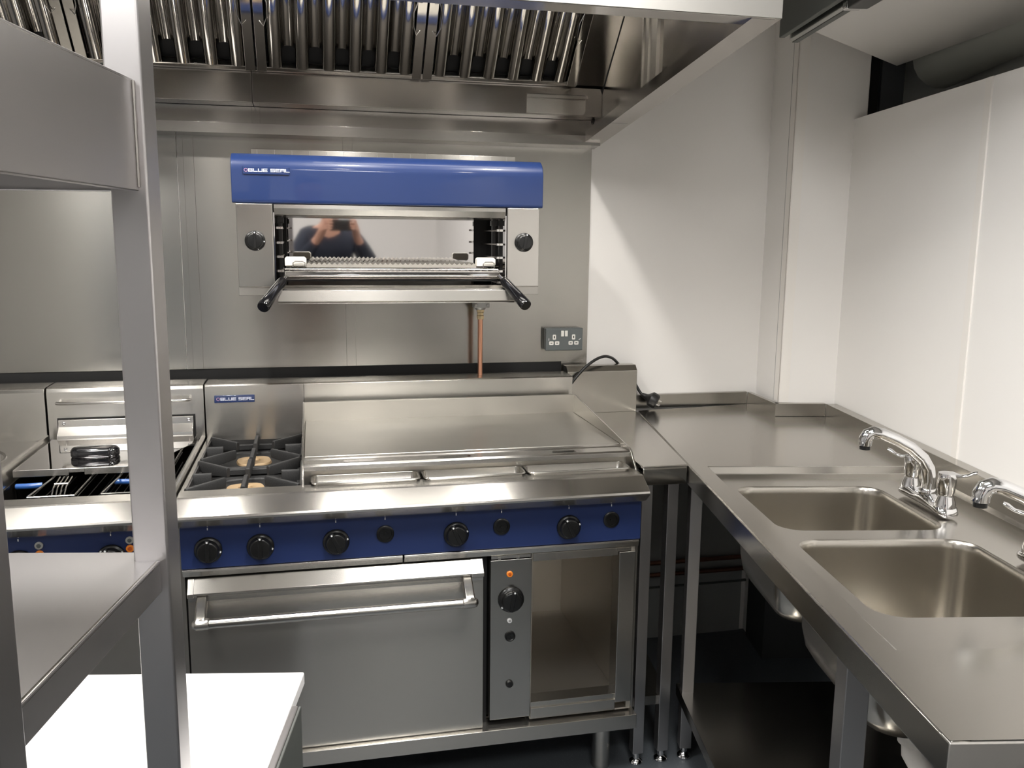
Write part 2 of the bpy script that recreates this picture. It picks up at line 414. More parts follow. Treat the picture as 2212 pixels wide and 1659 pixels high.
# plenum behind filters is closed by the roof; three lamps under the roof of the canopy
def hood_lamp(x,y,z):
    m=MB(); m.lathe([(.060,.064),(.060,0),(.050,-.004),(.044,.002),(.044,.03),(.0001,.031)],(x,y,z),(0,0,1),28); l=obj('hood_lamp', m, BLK, hood)
    m=MB(); m.lathe([(.043,.008),(.0001,.008)],(x,y,z),(0,0,1),24); obj('lens', m, LAMP, l)
    ld_=bpy.data.lights.new('hood_spot','SPOT'); ld_.energy=HOODW; ld_.color=(1,.965,.92); ld_.spot_size=R(136); ld_.spot_blend=.5; ld_.shadow_soft_size=.028
    lo=bpy.data.objects.new('hood_spot',ld_); COL.objects.link(lo); lo.location=(x,y,z-.004)
LAMP=emit('hood_lamp_light',(1,.94,.86),30); HOODW=30
for x in (-.60,-.06,.48,1.02): hood_lamp(x,-.88,2.335)
STRIP=emit('strip_diffuser',(1,.955,.89),5.0)
for x0,x1 in ((-1.17,-.40),(.34,1.11)):
    l=obj('strip_light', MB().box(x0,x1,-.70,-.54,2.375,2.3995), BLK, hood, bev=.006)
    obj('diffuser', MB().box(x0+.012,x1-.012,-.69,-.55,2.370,2.377), STRIP, l)

# ================================================================== SALAMANDER GRILL
sal=thing('salamander_grill','blue fronted wall-mounted salamander grill with black handles','salamander grill',(.574,-.05,1.363))
X0,X1=.124,1.024
# hood-shaped blue header
prof=[(-.372,1.7635),(-.384,1.758),(-.396,1.750),(-.404,1.740),(-.4088,1.728),(-.41,1.718),(-.41,1.714),(-.41,1.636),(-.4099,1.630),(-.4075,1.6245),(-.372,1.6245)]
obj('top_casing', MB().box(X0+.006,X1-.006,-.373,-.06,1.6245,1.757), plain('heat_stained_steel',(.16,.15,.14),.35,1), sal, bev=.002)
obj('header', MB().prism(prof,'x',X0,X1), BLU, sal, bev=.003, seg=3, ang=26)
t=MB(); t.box(.162,1.006,-.105,-.055,1.755,1.801)
fl=obj('flue_box', t, STB, sal, bev=.001)
for i in range(16): obj('seam', MB().box(.18+.053*i,.1812+.053*i,-.1058,-.104,1.758,1.799), ROD, fl)
bd=obj('badge', MB().prism([(.157,1.7035),(.283,1.7035),(.283,1.7255),(.157,1.7255)],'y',-.4135,-.409), BLU, sal, bev=.0015)
def letters(par, x, y, z, h, total):
    w=total/8.95; bars,W=block_letters('BLUE SEAL',h,w,w*.11,h*.21)
    m=MB()
    for k,(a,b,c,d) in enumerate(bars): m.box(x+a,x+b,y-.0009-.00002*k,y+.0005,z+c,z+d)
    obj('lettering', m, LAV, par)
    r=MB(); q=h*.48; cx=x-q*1.5; cz=z+h*.5
    r.tube([(cx+q*math.cos(2*PI*k/24),y-.0004,cz+q*math.sin(2*PI*k/24)) for k in range(24)],h*.085,8,True)
    obj('ring_mark', r, RING, par)
letters(bd,.1715,-.4135,1.7105,.0088,.108)
# side pillars
for a,b in ((.134,.2335),(.9145,1.014)):
    obj('side_pillar', MB().box(a,b,-.408,-.06,1.389,1.624), STB, sal, bev=.0025, brush='z')
for a,b in ((.132,.236),(.914,1.018)):
    obj('mounting_bracket', MB().box(a,b,-.390,-.06,1.364,1.3885), ST, sal, bev=.001)
obj('lintel', MB().prism([(-.06,1.6235),(-.398,1.6235),(-.398,1.612),(-.388,1.594),(-.375,1.592),(-.06,1.592)],'x',.236,.912), STB, sal, bev=.001)
pn=Vector((-.0227,-1,-.0077)).normalized(); pu=Vector((1,-.0227,0)).normalized(); pw=pu.cross(pn)
obj('back_plate', MB().obox((.565,-.088,1.496),pu,pn,pw,.303,.0015,.104), MIR, sal)
obj('outer_back', MB().box(.15,1.0,-.077,-.01,1.375,1.74), ST, sal)
obj('inner_liner', MB().box(.234,.262,-.10,-.076,1.38,1.60), DRK, sal); obj('inner_liner', MB().box(.868,.914,-.10,-.076,1.38,1.60), DRK, sal)
for s,xw in ((1,.2345),(-1,.9135)):
    t=MB(); t.box(min(xw,xw+s*.003),max(xw,xw+s*.003),-.40,-.08,1.385,1.60)
    li=obj('side_liner', t, MIR, sal)
    t=MB(); t.box(min(xw+s*.010,xw+s*.020),max(xw+s*.010,xw+s*.020),-.285,-.270,1.385,1.60); t.box(min(xw+s*.006,xw+s*.024),max(xw+s*.006,xw+s*.024),-.290,-.265,1.572,1.588)
    obj('runner_post', t, BLK, li)
    t=MB()
    for z in (1.557,1.515,1.475,1.434,1.40):
        t.tube([(xw+s*.004,-.372,z),(xw+s*.016,-.385,z),(xw+s*.018,-.30,z),(xw+s*.018,-.10,z)],.003,8)
        t.obox((xw+s*.016,-.378,z),(1,0,0),(0,1,0),(0,0,1),.009,.006,.0032)
    obj('rack_runners', t, ROD, li)
# branding plate with ridges, ceramic end blocks, rack and drip tray
t=MB(); N=34; x0,x1=.322,.826; L0=[];L1=[]
zb=1.452
for yy in (-.375,-.115):
    L=[]
    for i in range(N*2+1):
        L.append(Vector((x0+(x1-x0)*i/(2*N),yy,zb+(.0065 if i%2 else 0))))
    L+= [Vector((x1,yy,zb-.008)),Vector((x0,yy,zb-.008))]
    L0.append(L)
t.loft(L0); gp=obj('branding_plate', t, plain('cast_ali',(.62,.59,.53),.35,.9), sal)
for a,b in ((.262,.323),(.826,.884)):
    obj('end_block', MB().prism([(a,1.449),(b-.004,1.449),(b,1.455),(b,1.470),(b-.006,1.475),(a+.004,1.475),(a,1.470)],'y',-.385,-.355), WCER, sal, bev=.002)
for a in (.285,.845):
    t=MB(); t.tube([(a,-.388,1.446),(a,-.390,1.458),(a+.006,-.390,1.462),(a+.028,-.390,1.462),(a+.034,-.390,1.458),(a+.034,-.388,1.446)],.002,6)
    obj('wire_clip', t, ROD, sal)
t=MB()
for i in range(31): t.tube([(.275+.600*i/30,-.405,1.437),(.275+.600*i/30,-.11,1.437)],.0018,6)
for y in (-.405,-.36,-.24,-.12): t.tube([(.262,y,1.440),(.888,y,1.440)],.0022,6)
obj('wire_rack', t, ROD, sal)
obj('rack_front', MB().prism([(-.415,1.436),(-.425,1.434),(-.432,1.424),(-.428,1.414),(-.405,1.412),(-.400,1.430)],'x',.262,.888), MIR, sal, bev=.0015)
t=MB(); t.box(.262,.888,-.40,-.12,1.405,1.409); obj('rack_pan', t, BLK, sal)
for s,xa,xb in ((-1,.268,.205),(1,.886,.941)):
    a=Vector((xa,-.425,1.424)); b=Vector((xb,-.555,1.342)); d=(b-a).normalized()
    m=MB(); m.tube([a-d*.012,a+d*.032],.0055,10)
    ha=obj('handle_stem', m, CHR, sal)
    Lh=(b-a).length
    m=MB(); m.lathe([(.006,.028),(.0125,.030),(.0140,.04),(.0165,Lh*.75),(.0175,Lh-.006),(.0155,Lh)],a,d,20)
    obj('grip', m, BLG, ha)
dt=MB()
for L in [0]:
    dt.sheet([(-.46,1.388),(-.472,1.383),(-.474,1.352),(-.466,1.347)],'x',.243,.926,.0025)
    dt.box(.243,.926,-.47,-.10,1.345,1.3475)
    dt.sheet([(-.34,1.3475),(-.36,1.392)],'x',.246,.922,.002)
    dt.box(.243,.2455,-.46,-.10,1.346,1.385); dt.box(.9235,.926,-.46,-.10,1.346,1.385)
obj('drip_tray', dt, ST, sal, bev=.0006)
# control knobs
def knob(par, c, r, ang, rot_dots=(), name='control_knob', dia=None, nrm=(0,-1,0)):
    """rotary knob: skirt, drum and raised pointer, axis along nrm (frame A front)"""
    c=Vector(c); h=r*.72
    m=MB()
    m.lathe([(r*.55,0),(r,.001),(r,r*.16),(r*.93,r*.24),(r*.80,r*.30),(r*.78,h*.82),(r*.70,h*.96),(r*.4,h),(0.0001,h)],c,nrm,32)
    ca,sa=math.cos(R(ang)),math.sin(R(ang))
    up=Vector((-sa,0,ca)); rt=Vector((ca,0,sa)); n=Vector(nrm)
    m.obox(c+n*(h*.95)+up*r*.10,rt,up,n,r*.15,r*.82,h*.16)
    k=obj(name, m, BLK, par, bev=r*.04)
    d=MB()
    d.lathe([(r*.075,0),(r*.075,.0006),(.0001,.0008)],c+n*(h*1.11)+up*r*.80,nrm,10)
    obj('pointer_dot', d, WHT, k)
    for (a,rad,q) in rot_dots:
        d=MB(); d.lathe([(r*.07*q,0),(r*.07*q,.0006),(.0001,.0007)],c+n*(r*.26)+Vector((math.sin(R(a)),0,math.cos(R(a))))*r*rad,nrm,10)
        obj('dial_mark', d, WHT, k)
    return k
knob(sal,(.183,-.408,1.520),.0285,0,((95,.88,1),(160,.9,.7)))
knob(sal,(.966,-.408,1.522),.0285,-12,())

# ================================================================== RANGE COOKER
rg=thing('range_cooker','wide steel range cooker with blue control panel, two open burners and long griddle','cooker',(.6,-.45,0))
K=[('x',)]
obj('backguard', MB().prism([(-.055,.89),(-.055,1.066),(-.060,1.0713),(-.168,1.0713),(-.1725,1.067),(-.1725,.89)],'x',.0,.302)
   .prism([(-.055,.89),(-.055,1.066),(-.060,1.0713),(-.168,1.0713),(-.1725,1.067),(-.1725,1.000),(-.160,.994),(-.150,.89)],'x',.3025,1.2), STB, rg, bev=.001)
for a,b in ((.030,.245),(.285,.505),(.545,.765),(.80,.99),(1.01,1.165)): obj('vent_slot', MB().box(a,b,-.075,-.068,1.0702,1.0718), DRK, rg)
bd=obj('badge', MB().box(.028,.150,-.1765,-.172,1.0135,1.0370), BLU, rg, bev=.001)
letters(bd,.0465,-.1765,1.0205,.0095,.098)
# body shell
obj('side_panel', MB().box(.0,.012,-.84,-.06,.165,.90), ST, rg, bev=.001)
obj('side_panel', MB().box(1.188,1.2,-.835,-.06,.165,.90), ST, rg, bev=.001)
obj('chassis', MB().box(.012,.775,-.80,-.07,.18,.86).box(.775,1.188,-.80,-.07,.705,.86).box(.775,.893,-.80,-.07,.22,.705).box(.893,1.188,-.16,-.07,.22,.705), DRK, rg)
# front bullnose rail
bn=[(-.795,.860),(-.795,.907),(-.850,.9055),(-.857,.9035),(-.903,.8795),(-.9105,.8745),(-.913,.869),(-.911,.864),(-.884,.842),(-.861,.832),(-.850,.832),(-.850,.860)]
obj('front_rail', MB().prism(bn,'x',.003,1.2), STB, rg, bev=.0015)
obj('control_panel', MB().box(.006,1.2,-.8495,-.838,.7225,.834), BLF, rg, bev=.001)
obj('trim_strip', MB().prism([(-.83,.7215),(-.8535,.7215),(-.8545,.7165),(-.849,.702),(-.83,.702)],'x',.008,.548).prism([(-.83,.7215),(-.8535,.7215),(-.8545,.7165),(-.849,.702),(-.83,.702)],'x',.552,1.196), STB, rg, bev=.0008)
for x,a,dd in ((.071,0,((100,.86,1.2),)),(.195,0,((100,.86,1.2),)),(.380,25,((30,.5,.9),(75,.86,1.2))),(.688,25,((30,.5,.9),(75,.86,1.2))),(.994,25,((30,.5,.9),(75,.86,1.2)))):
    knob(rg,(x,-.8495,.770),.0335,a,dd)
for x in (.504,.809,1.114):
    m=MB(); m.lathe([(.0225,0),(.0225,.004),(.0205,.0055),(.016,.0055),(.015,.003),(.004,.003),(.003,.006),(.0001,.006)],(x,-.8495,.783),(0,-1,0),28)
    obj('pilot_cap', m, BLK, rg)
for x in (.071,.195,.380,.504,.688,.809,.994,1.114): obj('index_mark', MB().box(x-.0012,x+.0012,-.8505,-.849,.820,.826), WHT, rg)
# open-burner section
obj('hob_pan', MB().box(.012,.298,-.80,-.165,.815,.830).box(.012,.016,-.80,-.17,.83,.898).box(.292,.298,-.80,-.17,.83,.90).box(.012,.298,-.172,-.165,.83,.895), ENAM, rg)
def burner(cx,cy):
    m=MB(); m.lathe([(.052,.0),(.050,.018),(.030,.022)],(cx,cy,.830),(0,0,1),28)
    b=obj('burner_base', m, IRON, rg)
    m=MB()
    def L(r,z): 
        out=[]
        for k in range(28):
            a=2*PI*k/28; q=1/(abs(math.cos(a))**3.2+abs(math.sin(a))**3.2)**(1/3.2)
            out.append(Vector((cx+r*q*math.cos(a+.15),cy+r*q*math.sin(a+.15),z)))
        return out
    m.loft([L(.048,.849),L(.0505,.853),L(.0505,.861),L(.0475,.866),L(.022,.8685),L(.018,.866),L(.016,.860)])
    obj('brass_cap', m, BRASS, b)
burner(.153,-.345); burner(.149,-.648)
def grate(cx,cy):
    m=MB(); zt=.909; h=.036
    def finger(x0,y0,x1,y1,w=.0065,z1=None,zb=.0):
        a=Vector((x0,y0,0)); b=Vector((x1,y1,0)); d=(b-a).normalized(); n=Vector((-d.y,d.x,0)); z1=zt if z1 is None else z1
        vs=[]
        for p,zz,hh in ((a,zt,h),(b,z1,h*.75)):
            for q in (-1,1):
                vs+= [p+n*w*.62*q+Vector((0,0,zz)), p+n*w*q+Vector((0,0,zz-.006)), p+n*w*.8*q+Vector((0,0,zz-hh))]
        m.loft([[vs[2],vs[1],vs[0],vs[3],vs[4],vs[5]],[vs[8],vs[7],vs[6],vs[9],vs[10],vs[11]]])
    hx,hy=.138,.142
    for sx in (-1,1):
        for sy in (-1,1):
            finger(cx+sx*hx,cy+sy*hy,cx+sx*.052,cy+sy*.050,.0062)
        finger(cx+sx*hx,cy,cx+sx*.090,cy,.0065)
        finger(cx,cy+sx*hy,cx,cy+sx*.030,.0070)
    # perimeter frame sits lower
    for (xa,ya,xb,yb) in ((-hx,-hy,hx,-hy),(hx,-hy,hx,hy),(hx,hy,-hx,hy),(-hx,hy,-hx,-hy)):
        a=Vector((cx+xa,cy+ya,.872)); b=Vector((cx+xb,cy+yb,.872)); d=(b-a).normalized()
        m.obox((a+b)/2,d,Vector((-d.y,d.x,0)),(0,0,1),(b-a).length/2,.008,.008)
    # spider plate around the burner
    P=[]
    for rI,zz in ((.092,.856),(.100,.864),(.128,.862),(.128,.854),(.092,.850)):
        P.append([Vector((cx+min(1.06,1/max(abs(math.cos(2*PI*k/32)),abs(math.sin(2*PI*k/32))))*rI*math.cos(2*PI*k/32),cy+min(1.06,1/max(abs(math.cos(2*PI*k/32)),abs(math.sin(2*PI*k/32))))*rI*math.sin(2*PI*k/32),zz)) for k in range(32)])
    P.append(P[0]); m.loft(P,False,False)
    obj('pan_support', m, IRON, rg, bev=.0015)
grate(.155,-.335); grate(.153,-.640)
# griddle
obj('griddle_plate', MB().box(.305,1.193,-.680,-.210,.935,.9525), GRD, rg, bev=.002)
obj('griddle_back', MB().prism([(-.205,.94),(-.205,1.0135),(-.2085,1.0155),(-.213,1.0135),(-.213,.94)],'x',.301,1.197), GRD, rg, bev=.001)
gs=[(-.206,.900),(-.206,1.0145),(-.235,1.012),(-.752,.958),(-.770,.951),(-.812,.9085),(-.812,.900)]
obj('griddle_side', MB().prism(gs,'x',.299,.304), STB, rg, bev=.001)
obj('griddle_side', MB().prism(gs,'x',1.194,1.199), STB, rg, bev=.001)
lip=obj('griddle_lip', MB().prism([(-.681,.935),(-.681,.951),(-.700,.9505),(-.705,.9475),(-.712,.9475),(-.716,.951),(-.762,.951),(-.768,.947),(-.768,.935)],'x',.304,1.194), STB, rg, bev=.001)
for a,b in ((.405,.492),(.655,.745),(.975,1.060)):
    obj('lip_slot', MB().add(rr(a,b,-.752,-.730,.0108,.9514),[tuple(range(28))]), MIR, lip, recalc=False)
obj('griddle_front', MB().box(.304,1.194,-.735,-.729,.89,.936), GRD, rg)
def spill_tray(x0,x1):
    m=MB(); ya,yb=-.812,-.738
    L=[]
    for dz,i in ((.912,0),(.9145,.002),(.9145,.004),(.889,.006),(.884,.010)):
        L.append(rr(x0+i,x1-i,ya+i,yb-i,.013,dz,5))
    m.loft(L,False,True); 
    tr=obj('spill_tray', m, STB, rg, recalc=False)
    m=MB(); m.tube(rr(x0+.001,x1-.001,ya+.001,yb-.001,.013,.9135,5),.0026,8,True); obj('rolled_rim', m, STB, tr)
spill_tray(.322,.600); spill_tray(.610,.884); spill_tray(.892,1.180)
obj('tray_well', MB().box(.304,1.194,-.80,-.737,.862,.868), DRK, rg)
# oven door
dp=[(-.822,.214),(-.855,.214),(-.858,.218),(-.858,.600),(-.856,.640),(-.8585,.652),(-.868,.660),(-.868,.664),(-.842,.6945),(-.822,.6945)]
od=obj('oven_door', MB().prism(dp,'x',.018,.760), ST, rg, bev=.001)
for a,b in ((.018,.034),(.726,.760)): obj('end_cap', MB().prism([(-.835,.6955),(-.843,.6957),(-.8695,.6645),(-.870,.655),(-.858,.648)],'x',a,b), STB, od, bev=.0015)
hd=MB(); hz0=.605; hy0=-.915
hd.tube([(.060,hy0,hz0),(.708,hy0,hz0)],.0125,20); 
h=obj('handle_bar', hd, STB, od, brush='z')
for xa,xb,xc in ((.036,.075,.052),(.690,.731,.714)):
    t=MB(); t.lathe([(.006,0),(.0115,.003),(.0142,.012),(.0142,.042)], (xa-.004 if xa<.3 else xb+.004,hy0,hz0),(1 if xa<.3 else -1,0,0),20)
    t.prism([(-.857,.655),(-.872,.655),(-.922,.618),(-.925,.604),(-.915,.596),(-.900,.602),(-.857,.632)],'x',xc-.013,xc+.013)
    obj('handle_bracket', t, STB, h, bev=.004)
obj('door_shadow_gap', MB().box(.012,.775,-.826,-.80,.186,.70), DRK, rg)
# control column
cp=obj('control_column', MB().box(.780,.893,-.853,-.80,.232,.690), ST, rg, bev=.0015, brush='z')
obj('hinge_strip', MB().box(.782,.890,-.851,-.83,.693,.7015).box(.80,.808,-.853,-.85,.690,.697).box(.85,.858,-.853,-.85,.690,.697), ST, cp)
knob(cp,(.836,-.853,.578),.0355,-10,((235,.88,1.2),), name='thermostat_knob')
def lamp(par,c,r,outer,inner):
    m=MB(); m.lathe([(r,0),(r,.003),(r*.8,.0045),(r*.55,.0045),(r*.5,.003)],c,(0,-1,0),20); l=obj('indicator_lamp', m, outer, par)
    m=MB(); m.lathe([(r*.55,0),(r*.5,.0045),(.0001,.0055)],c,(0,-1,0),16); obj('lens', m, inner, l)
lamp(cp,(.832,-.853,.650),.0085,ORANGE,ORD); lamp(cp,(.833,-.853,.518),.0065,WHT,GREYL)
m=MB(); m.lathe([(.0145,0),(.0145,.003),(.012,.004),(.010,.0015),(.004,.0015),(.0035,.004),(.0001,.004)],(.8345,-.853,.473),(0,-1,0),24); obj('ignition_socket', m, BLK, cp)
m=MB(); m.lathe([(.0105,0),(.0105,.004),(.008,.008),(.003,.008),(.0001,.009)],(.834,-.853,.335),(0,-1,0),20); obj('ignition_button', m, BLK, cp)
# open cupboard on the right
t=MB(); t.box(.894,1.176,-.845,-.158,.218,.2225); t.box(1.176,1.188,-.845,-.158,.2185,.705); t.box(.894,1.188,-.166,-.158,.22,.705); t.box(.8935,.897,-.845,-.158,.22,.705); t.box(.894,1.188,-.845,-.158,.700,.704)
obj('cupboard_liner', t, steel('liner_steel',(.60,.565,.51),.42,.2,.04), rg, bev=.0006, brush='x')
obj('cupboard_header', MB().box(.897,1.137,-.850,-.835,.679,.701).box(1.13,1.175,-.851,-.838,.691,.7005), ST, rg, bev=.001)
obj('cupboard_stile', MB().prism([(1.139,.246),(1.186,.246),(1.186,.690),(1.139,.690)],'y',-.856,-.80), ST, rg, bev=.002, brush='z')
obj('cupboard_sill', MB().box(.895,1.140,-.848,-.80,.2225,.270).box(.895,1.140,-.853,-.82,.2225,.254), ST, rg, bev=.001)
for z in (.665,.295): obj('screw_head', MB().lathe([(.004,0),(.0035,.002),(.0001,.003)],(1.1765,-.80,z),(-1,0,0),12), CHR, rg)
# plinth rail and legs
obj('base_rail', MB().box(.0,1.2,-.8724,-.80,.170,.2128).box(0,1.2,-.80,-.07,.190,.2128), ST, rg, bev=.002)
for x,y in ((1.133,-.763),(.070,-.763),(1.133,-.13),(.07,-.13)):
    m=MB(); m.lathe([(.0265,.170),(.0265,.062),(.0262,.060),(.0262,.012),(.0285,.004),(.0275,0)],(x,y,0),(0,0,1),28)
    obj('leg', m, STB, rg, brush='z')

# ================================================================== FRYER
def bull(x0,x1): return MB().prism(bn,'x',x0,x1)
fr=thing('deep_fryer','steel twin-basket deep fryer beside the range cooker, part covered by a lid','fryer',(-.23,-.45,0))
FX0,FX1=-.455,-.004
obj('backguard', MB().prism([(-.055,.88),(-.055,1.068),(-.062,1.0735),(-.155,1.0735),(-.168,1.070),(-.1725,1.060),(-.1725,.88)],'x',FX0,FX1), STB, fr, bev=.001)
m=MB(); m.tube([(-.421,-.174,1.027),(-.421,-.196,1.030),(-.410,-.203,1.030),(-.056,-.203,1.030),(-.045,-.196,1.030),(-.045,-.174,1.027)],.0050,10); obj('basket_hanging_rail', m, ROD, fr)
cv=obj('element_cover', MB().prism([(-.173,.976),(-.186,.976),(-.188,.955),(-.197,.945),(-.211,.932),(-.214,.912),(-.212,.899),(-.173,.899)],'x',-.424,-.036), STB, fr, bev=.001)
for x in (-.408,-.050): obj('screw_head', MB().lathe([(.0055,0),(.005,.002),(.0001,.004)],(x,-.187,.966),(0,-1,0),14), CHR, cv)
obj('cover_recess', MB().box(-.429,-.031,-.1745,-.172,.90,.980), DRK, fr)
obj('cabinet', MB().box(FX0,FX0+.012,-.84,-.06,.165,.905).box(FX1-.012,FX1,-.84,-.06,.165,.905).box(FX0+.01,FX1-.01,-.83,-.07,.18,.55), ST, fr)
# tank
ta=MB(); ta.box(-.436,-.432,-.80,-.215,.60,.895); ta.box(-.028,-.024,-.80,-.215,.60,.895); ta.box(-.436,-.024,-.80,-.796,.60,.90); ta.box(-.436,-.024,-.216,-.212,.60,.895); ta.box(-.436,-.024,-.80,-.21,.60,.605)
obj('tank', ta, plain('oil_dark',(.02,.018,.016),.25,.6), fr)
t=MB()
t.prism([(-.4545,.905),(-.4545,.936),(-.450,.939),(-.445,.936),(-.436,.892),(-.444,.892)],'y',-.80,-.215)
t.prism([(-.024,.892),(-.014,.918),(-.008,.922),(-.0035,.918),(-.0035,.905),(-.014,.892)],'y',-.80,-.215)
t.box(-.436,-.024,-.235,-.18,.892,.897)
obj('tank_flange', t, STB, fr, brush='y')
t=MB()
for i in range(15): t.lathe([(.0035,0),(.0001,.001)],(-.40+.025*i,-.2145,.9025),(0,-1,0),8)
obj('rivets', t, CHR, fr)
obj('front_rail', bull(FX0+.001,FX1-.001), STB, fr, bev=.0015)
obj('control_panel', MB().box(FX0+.004,FX1-.004,-.8495,-.838,.7225,.834), BLF, fr, bev=.001)
knob(fr,(-.150,-.8495,.766),.0335,20,((-50,.86,1.3),(60,.86,1))); knob(fr,(-.352,-.8495,.766),.0335,20,((-50,.86,1.3),(60,.86,1)))
for x in (-.108,-.308): lamp(fr,(x,-.8495,.807),.0095,GREYL,SOCK); lamp(fr,(x,-.8495,.786),.0095,ORANGE,ORD)
for x in (-.150,-.352): obj('index_mark', MB().box(x-.0012,x+.0012,-.8505,-.849,.820,.826), WHT, fr)
obj('cabinet_door', MB().box(FX0+.008,FX1-.008,-.858,-.83,.19,.708), ST, fr, bev=.003)
obj('base_rail', MB().box(FX0,FX1,-.8724,-.07,.16,.185), ST, fr, bev=.002)
for x,y in ((-.40,-.763),(-.06,-.763),(-.40,-.13),(-.06,-.13)):
    m=MB(); m.lathe([(.0265,.160),(.0265,.062),(.0262,.012),(.0285,.004),(.0275,0)],(x,y,0),(0,0,1),24); obj('leg', m, STB, fr, brush='z')
# lid resting on the rear of the tank
ld=thing('tank_cover','polished steel lid with black handle resting over back of fryer','lid',(-.23,-.40,.918))
lp=[(-.428,-.22),(-.030,-.22),(-.030,-.40),(-.060,-.56),(-.20,-.585),(-.428,-.585)]
t=MB(); t.prism([(-.434,-.225),(-.022,-.225),(-.022,-.350),(-.105,-.585),(-.434,-.585)],'z',.9235,.9255)
obj('lid_sheet', t, MIR, ld)
t=MB(); t.box(-.434,-.300,-.588,-.5855,.907,.9255); t.box(-.262,-.105,-.588,-.5855,.907,.9255); t.box(-.30,-.262,-.588,-.5855,.914,.9255)
obj('front_flange', t, STB, ld, bev=.001)
m=MB(); L=[]
for z,g in ((.9256,-.002),(.930,0),(.944,0),(.950,-.004),(.953,-.010)):
    L.append(rr(-.325-g,-.199+g,-.484-g,-.432+g,.0255+g*.5,z,6))
m.loft(L); obj('handle', m, BLG, ld, bev=.001)
def basket(x0,x1,label):
    bk=thing('fryer_basket',label,'basket',((x0+x1)/2,-.70,.70),group='fryer baskets in the tank')
    m=MB(); zt=.901; yb,yf=-.60,-.762
    m.tube([(x0,yf,zt),(x1,yf,zt)],.0025,8); m.tube([(x0,yf,zt-.007),(x1,yf,zt-.007)],.0025,8)
    m.tube([(x0,yf,zt),(x0+.012,yb,zt),(x0+.012,-.30,zt)],.0025,8); m.tube([(x1,yf,zt),(x1,-.30,zt)],.0025,8)
    obj('rim_wire', m, ROD, bk)
    m=MB()
    n=13
    for i in range(n):
        x=x0+(x1-x0)*i/(n-1); m.tube([(x,yf,zt),(x,yf,.72),(x,-.31,.72)],.0012,5)
    for k in range(6):
        z=zt-.03*k-.01; m.tube([(x0,yf,z),(x1,yf,z)],.0012,5); m.tube([(x0,yf,z),(x0,-.31,z)],.0012,5); m.tube([(x1,yf,z),(x1,-.31,z)],.0012,5)
    obj('mesh_body', m, plain('dark_wire',(.10,.09,.08),.4,1), bk)
    return bk
b1=basket(-.352,-.245,'wire fryer basket under the lid with a four-pronged hook in the fryer')
m=MB()
for i in range(4):
    x=-.298+.0095*i; m.tube([(x,-.764,.898),(x-.002,-.73,.915),(x-.004,-.66,.922)],.0017,6)
m.tube([(-.3025,-.712,.918),(-.2705,-.712,.918)],.0028,6)
obj('hook_prongs', m, ROD, b1)
b2=basket(-.185,-.055,'wire fryer basket partly behind the steel rack post')
m=MB(); m.tube([(-.424,-.60,.886),(-.395,-.605,.887),(-.362,-.600,.887)],.0075,12); obj('grip', m, BASKB, b1)
m=MB(); m.tube([(-.185,-.600,.887),(-.14,-.605,.887),(-.10,-.600,.886)],.0075,12); obj('grip', m, BASKB, b2)

# unit left of fryer
lu=thing('cooking_unit','steel cooking unit with a round well beside the deep fryer','cooking unit',(-.68,-.45,0))
LX0,LX1=-.915,-.4605
obj('backguard', MB().prism([(-.055,.88),(-.055,1.068),(-.062,1.0735),(-.155,1.0735),(-.168,1.070),(-.1725,1.060),(-.1725,.88)],'x',LX0,LX1), STB, lu, bev=.001)
m=MB(); bm=None
def plate_with_hole(x0,x1,y0,y1,cx,cy,r,z,n=40):
    out=MB(); ring=[Vector((cx+r*math.cos(2*PI*k/n),cy+r*math.sin(2*PI*k/n),z)) for k in range(n)]
    rect=[]
    for k in range(n):
        a=2*PI*k/n; c,s=math.cos(a),math.sin(a)
        tx=((x1-cx)/c if c>1e-6 else ((x0-cx)/c if c<-1e-6 else 1e9)); ty=((y1-cy)/s if s>1e-6 else ((y0-cy)/s if s<-1e-6 else 1e9))
        q=min(tx,ty); rect.append(Vector((cx+c*q,cy+s*q,z)))
    out.add(ring+rect,[(k,(k+1)%n,n+(k+1)%n,n+k) for k in range(n)])
    return out
obj('deck', plate_with_hole(LX0,LX1,-.79,-.1725,-.675,-.42,.165,.912), STB, lu, recalc=False)
m=MB(); m.lathe([(.170,.9125),(.168,.916),(.162,.914),(.160,.90),(.150,.80),(.10,.76),(.0001,.755)],(-.675,-.42,0),(0,0,1),40); obj('round_well', m, ST, lu)
obj('cabinet', MB().box(LX0,LX0+.01,-.84,-.06,.16,.905).box(LX1-.01,LX1,-.84,-.06,.16,.905).box(LX0,LX1,-.85,-.80,.19,.70), ST, lu)
obj('front_rail', bull(LX0,LX1), STB, lu, bev=.0015)
obj('control_panel', MB().box(LX0,LX1,-.8495,-.838,.7225,.834), BLF, lu)
for x,y in ((-.86,-.763),(-.51,-.763),(-.86,-.13),(-.51,-.13)):
    m=MB(); m.lathe([(.0265,.165),(.0265,.012),(.0275,0)],(x,y,0),(0,0,1),20); obj('leg', m, STB, lu)

